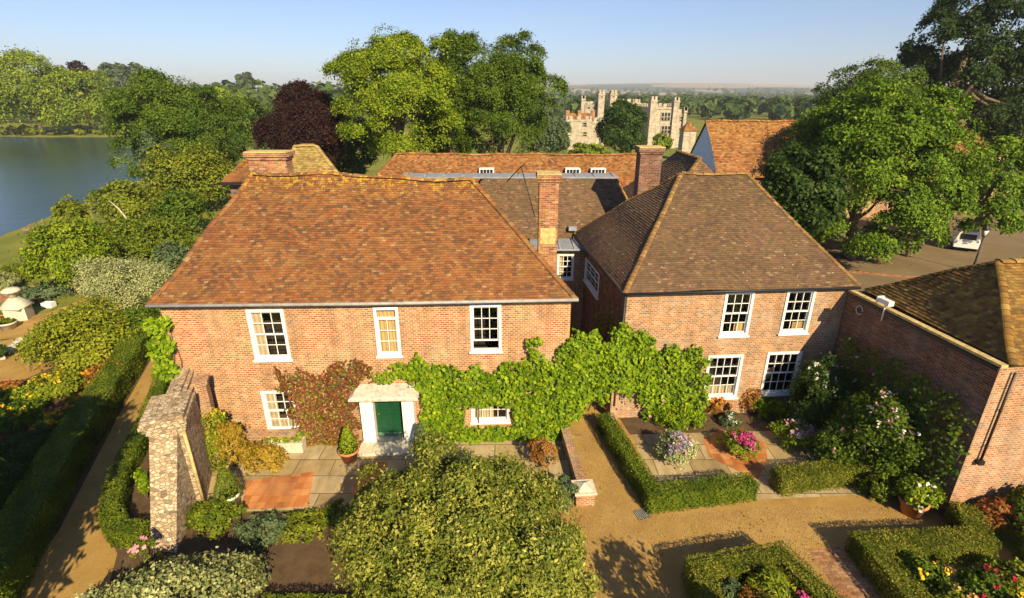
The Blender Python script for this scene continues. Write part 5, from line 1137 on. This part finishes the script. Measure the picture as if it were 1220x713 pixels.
for i, (x, y, fm, lab) in enumerate(rs): shrub('rose_bush', lab, (x, y, 0), .62, .55, .95, 'olive' if i % 2 else 'oak', 630+i, n=3000, size=.085, flowers=[(fm, 6, .13)], cat='rose bush', group=Q)
E5 = 'plants by the right edge'
for i, (x, y, r, h, mt, fl, lab) in enumerate([(14.2, 12.1, .55, 1.0, 'rusty', [('crimson', 12, .1)], 'rust red leaved plant at the foot of the lit brick wall'), (15.1, 12.0, .7, 1.5, 'oak', [('yellow_petal', 5, .16)], 'tall plant with one yellow flower against the lit brick wall'), (14.6, 11.0, .7, 1.3, 'olive', [('yellow_petal', 5, .12)], 'leafy plant with yellow flowers at the right edge'), (15.2, 10.2, .8, 1.4, 'oak', [('yellow_petal', 4, .12)], 'dark leafy plant at the lower right edge'), (14.3, 10.3, .55, .9, 'box', None, 'green plant outside the zigzag hedge'), (16.2, 12.4, .7, 1.9, 'deep', None, 'big dark leaved plant touching the right edge')]):
    shrub('border_plant', lab, (x, y, 0), r, r*.85, h, mt, 650+i, n=3000, size=.11, flowers=fl, cat='plant', group=E5)
N5 = 'plants in the square hedged bed'
for i, (x, y, r, h, mt, fl, lab, asp) in enumerate([(6.55, 9.65, .55, .95, 'yellow', None, 'strappy yellow green plant in the square hedged bed', .14), (7.05, 9.0, .4, .9, 'olive', [('magenta', 8, .14)], 'magenta flowered plant in the square hedged bed', .6), (5.9, 9.2, .5, .85, 'rusty', None, 'rust coloured plant in the square hedged bed', .4), (5.45, 9.6, .4, .75, 'bluish', None, 'grey green plant in the square hedged bed', .5), (6.4, 8.7, .5, .8, 'autumn', [('violet', 8, .1)], 'amber plant with violet flowers in the square hedged bed', .5)]):
    shrub('border_plant', lab, (x, y, 0), r, r, h, mt, 670+i, n=2200, size=.3 if asp < .2 else .08, flowers=fl, cat='plant', group=N5, aspect=asp)
p = at(765, 613, 0); d = empty('drain_grate', p, 'dark iron drain grate in the gravel by the hedge corner', 'drain')
mb = MB(); U_ = V((.95, .3, 0)).normalized(); W_ = V((-U_.y, U_.x, 0)); mb.obox(p, U_, W_, UP, -.22, .22, -.2, .2, .006, .012); mb.build('frame', M['black'], d)
mb = MB()
for k in range(7): mb.obox(p, U_, W_, UP, -.2+k*.06, -.175+k*.06, -.18, .18, .0121, .024)
mb.build('bars', M['gutter'], d)

rng = np.random.default_rng(690)
def litter(name, label, poly, n, size, mat, z, seed, edge=None):
    rng = np.random.default_rng(seed); xs_ = [p[0] for p in poly]; ys_ = [p[1] for p in poly]
    x = rng.uniform(min(xs_), max(xs_), n*3); y = rng.uniform(min(ys_), max(ys_), n*3); ok = inpoly(poly, x, y)
    cl = np.sin(x*1.7+2*np.sin(y*.9))*np.sin(y*1.3+np.sin(x*1.1)); ok &= rng.uniform(-1.2, 1, n*3) < cl if edge else ok
    x, y = x[ok][:n], y[ok][:n]; P = np.stack([x, y, np.full(len(x), z)], 1)
    return tag(leafmesh(name, P, np.tile([0, 0, 1.0], (len(P), 1)), size, M[mat], None, rng, None, .8, .6, .25), label, 'ground litter', None, 'stuff')
drive = [(-.4, 8), (14, 8), (14, 13), (8, 13), (4.3, 12.6), (3.4, 17), (2.3, 17), (2.6, 13), (.5, 12.5)]
litter('loose_gravel', 'loose pebbles scattered over the gravel drive', drive, 26000, .03, 'pebble', .012, 691)
litter('fallen_leaves', 'a few fallen leaves on the gravel drive', drive, 420, .06, 'autumn', .016, 692, 1)
# ------------------------------------------------------------------ courtyard things
p = at(1158, 324, 0); lp = empty('street_lamp', p, 'black courtyard lamp post with lantern behind the outbuilding roof', 'lamp post')
s = depth(p)/F; hgt = 2.6
mb = MB(); mb.lathe(p, [(.16, 0), (.16, .3), (.09, .5), (.06, 1.0), (.05, hgt)], 10); mb.build('post', M['black'], lp)
mb = MB(); mb.lathe(p, [(.06, hgt), (.14, hgt+.08), (.15, hgt+.1)], 8); mb.lathe(p, [(.28, hgt+.55), (.2, hgt+.66), (.04, hgt+.85), (.03, hgt+.95)], 8)
for k in range(4): a = k*math.pi/2+.4; mb.tube([p+V((.14*math.cos(a), .14*math.sin(a), hgt+.1)), p+V((.25*math.cos(a), .25*math.sin(a), hgt+.55))], .018, 4)
ln = mb.build('lantern', M['black'], lp); mb = MB(); mb.lathe(p, [(.11, hgt+.1), (.21, hgt+.54)], 8); mb.build('glass', M['white'], ln)
p = at(1145, 294, 0); vn = empty('parked_van', p, 'small white van parked in the courtyard under the chestnut boughs', 'van')
U_ = V((.55, .83, 0)).normalized(); W_ = V((-U_.y, U_.x, 0)); sec = [(-.80, .35), (-.84, .85), (-.80, 1.05), (-.66, 1.6), (-.48, 1.7), (.48, 1.7), (.66, 1.6), (.80, 1.05), (.84, .85), (.80, .35)]
mb = MB(); st_ = [(-2.0, .92, .42), (-1.95, 1, 1), (.9, 1, 1), (1.5, .98, .62), (2.1, .94, .52), (2.25, .86, .42)]
def sect(x, sx, top): return [p+U_*x+W_*(a*sx)+UP*(.35+(z-.35)*top if True else z) for a, z in sec]
R_ = [sect(*q) for q in st_]
R_[0] = sect(-2.0, .95, .95)
for i in range(len(R_)-1):
    for k in range(len(sec)): mb.face([R_[i][k], R_[i][(k+1) % 10], R_[i+1][(k+1) % 10], R_[i+1][k]])
mb.face(R_[0][::-1]); mb.face(R_[-1]); mb.build('body', M['white'], vn)
mb = MB(); mb.obox(p, U_, UP, W_, .95, 1.35, 1.2, 1.7, -.70, .70) if 0 else mb.obox(p, U_, W_, UP, -2.02, -2.004, -.52, .52, 1.05, 1.5); mb.build('rear_window', M['darkglass'], vn)
for sd_ in (-1, 1): mb = MB(); mb.obox(p, U_, UP, W_, .0, .85, 1.08, 1.45, sd_*.745-.03, sd_*.745+.03); mb.build('side_window', M['darkglass'], vn)
for x in (-1.3, 1.5):
    for sd_ in (-1, 1): mb = MB(); c = p+U_*x+W_*(sd_*.76)+UP*.33; mb.tube([c-W_*.11, c+W_*.11], .33, 16); wl = mb.build('wheel', M['black'], vn); mb = MB(); mb.tube([c+W_*(sd_*.111), c+W_*(sd_*.125)], .18, 12); mb.build('rim', M['lead'], wl)
p = at(990, 288, 0); sg = empty('notice_board', p, 'white notice board standing in the shade beside the right house roof', 'sign')
mb = MB(); mb.box((p.x-.55, p.y-.03, .9), (p.x+.55, p.y+.03, 1.75)); mb.build('board', M['white'], sg)
mb = MB()
for a in (-.45, .45): mb.tube([(p.x+a, p.y+.08, 0), (p.x+a, p.y+.08, 1.8)], .05, 6)
mb.build('post', M['timber'], sg)
pxshrub('shrub', 'dark rounded bush under the chestnut in the courtyard', 1045, 305, 60, 34, 'deep', 701, cat='shrub')
pxshrub('shrub', 'small bright green bush in front of the courtyard building', 1090, 272, 24, 14, 'lime', 702, cat='shrub')
p = at(1080, 306, 0); bp = MB(); bp.lathe(p, [(.14, 0), (.14, 1.0), (.17, 1.02), (.17, 1.1), (.05, 1.2)], 8); tag(bp.build('bollard', M['timber']), 'wooden bollard at the edge of the courtyard bush', 'bollard')

# ------------------------------------------------------------------ the air
hz = MB(); hz.box((-7000, -60, -5.0), (7000, 6800, 150)); h = hz.build('haze', []); h.data.materials.clear()
hm_ = bpy.data.materials.new('haze_air'); hm_.use_nodes = True; t_ = hm_.node_tree; t_.nodes.clear(); ou = t_.nodes.new('ShaderNodeOutputMaterial'); pv = t_.nodes.new('ShaderNodeVolumePrincipled')
pv.inputs['Color'].default_value = (.80, .85, .97, 1); pv.inputs['Density'].default_value = 0.0002; pv.inputs['Anisotropy'].default_value = 0.0
t_.links.new(pv.outputs[0], ou.inputs['Volume']); h.data.materials.append(hm_); tag(h, kind='stuff')
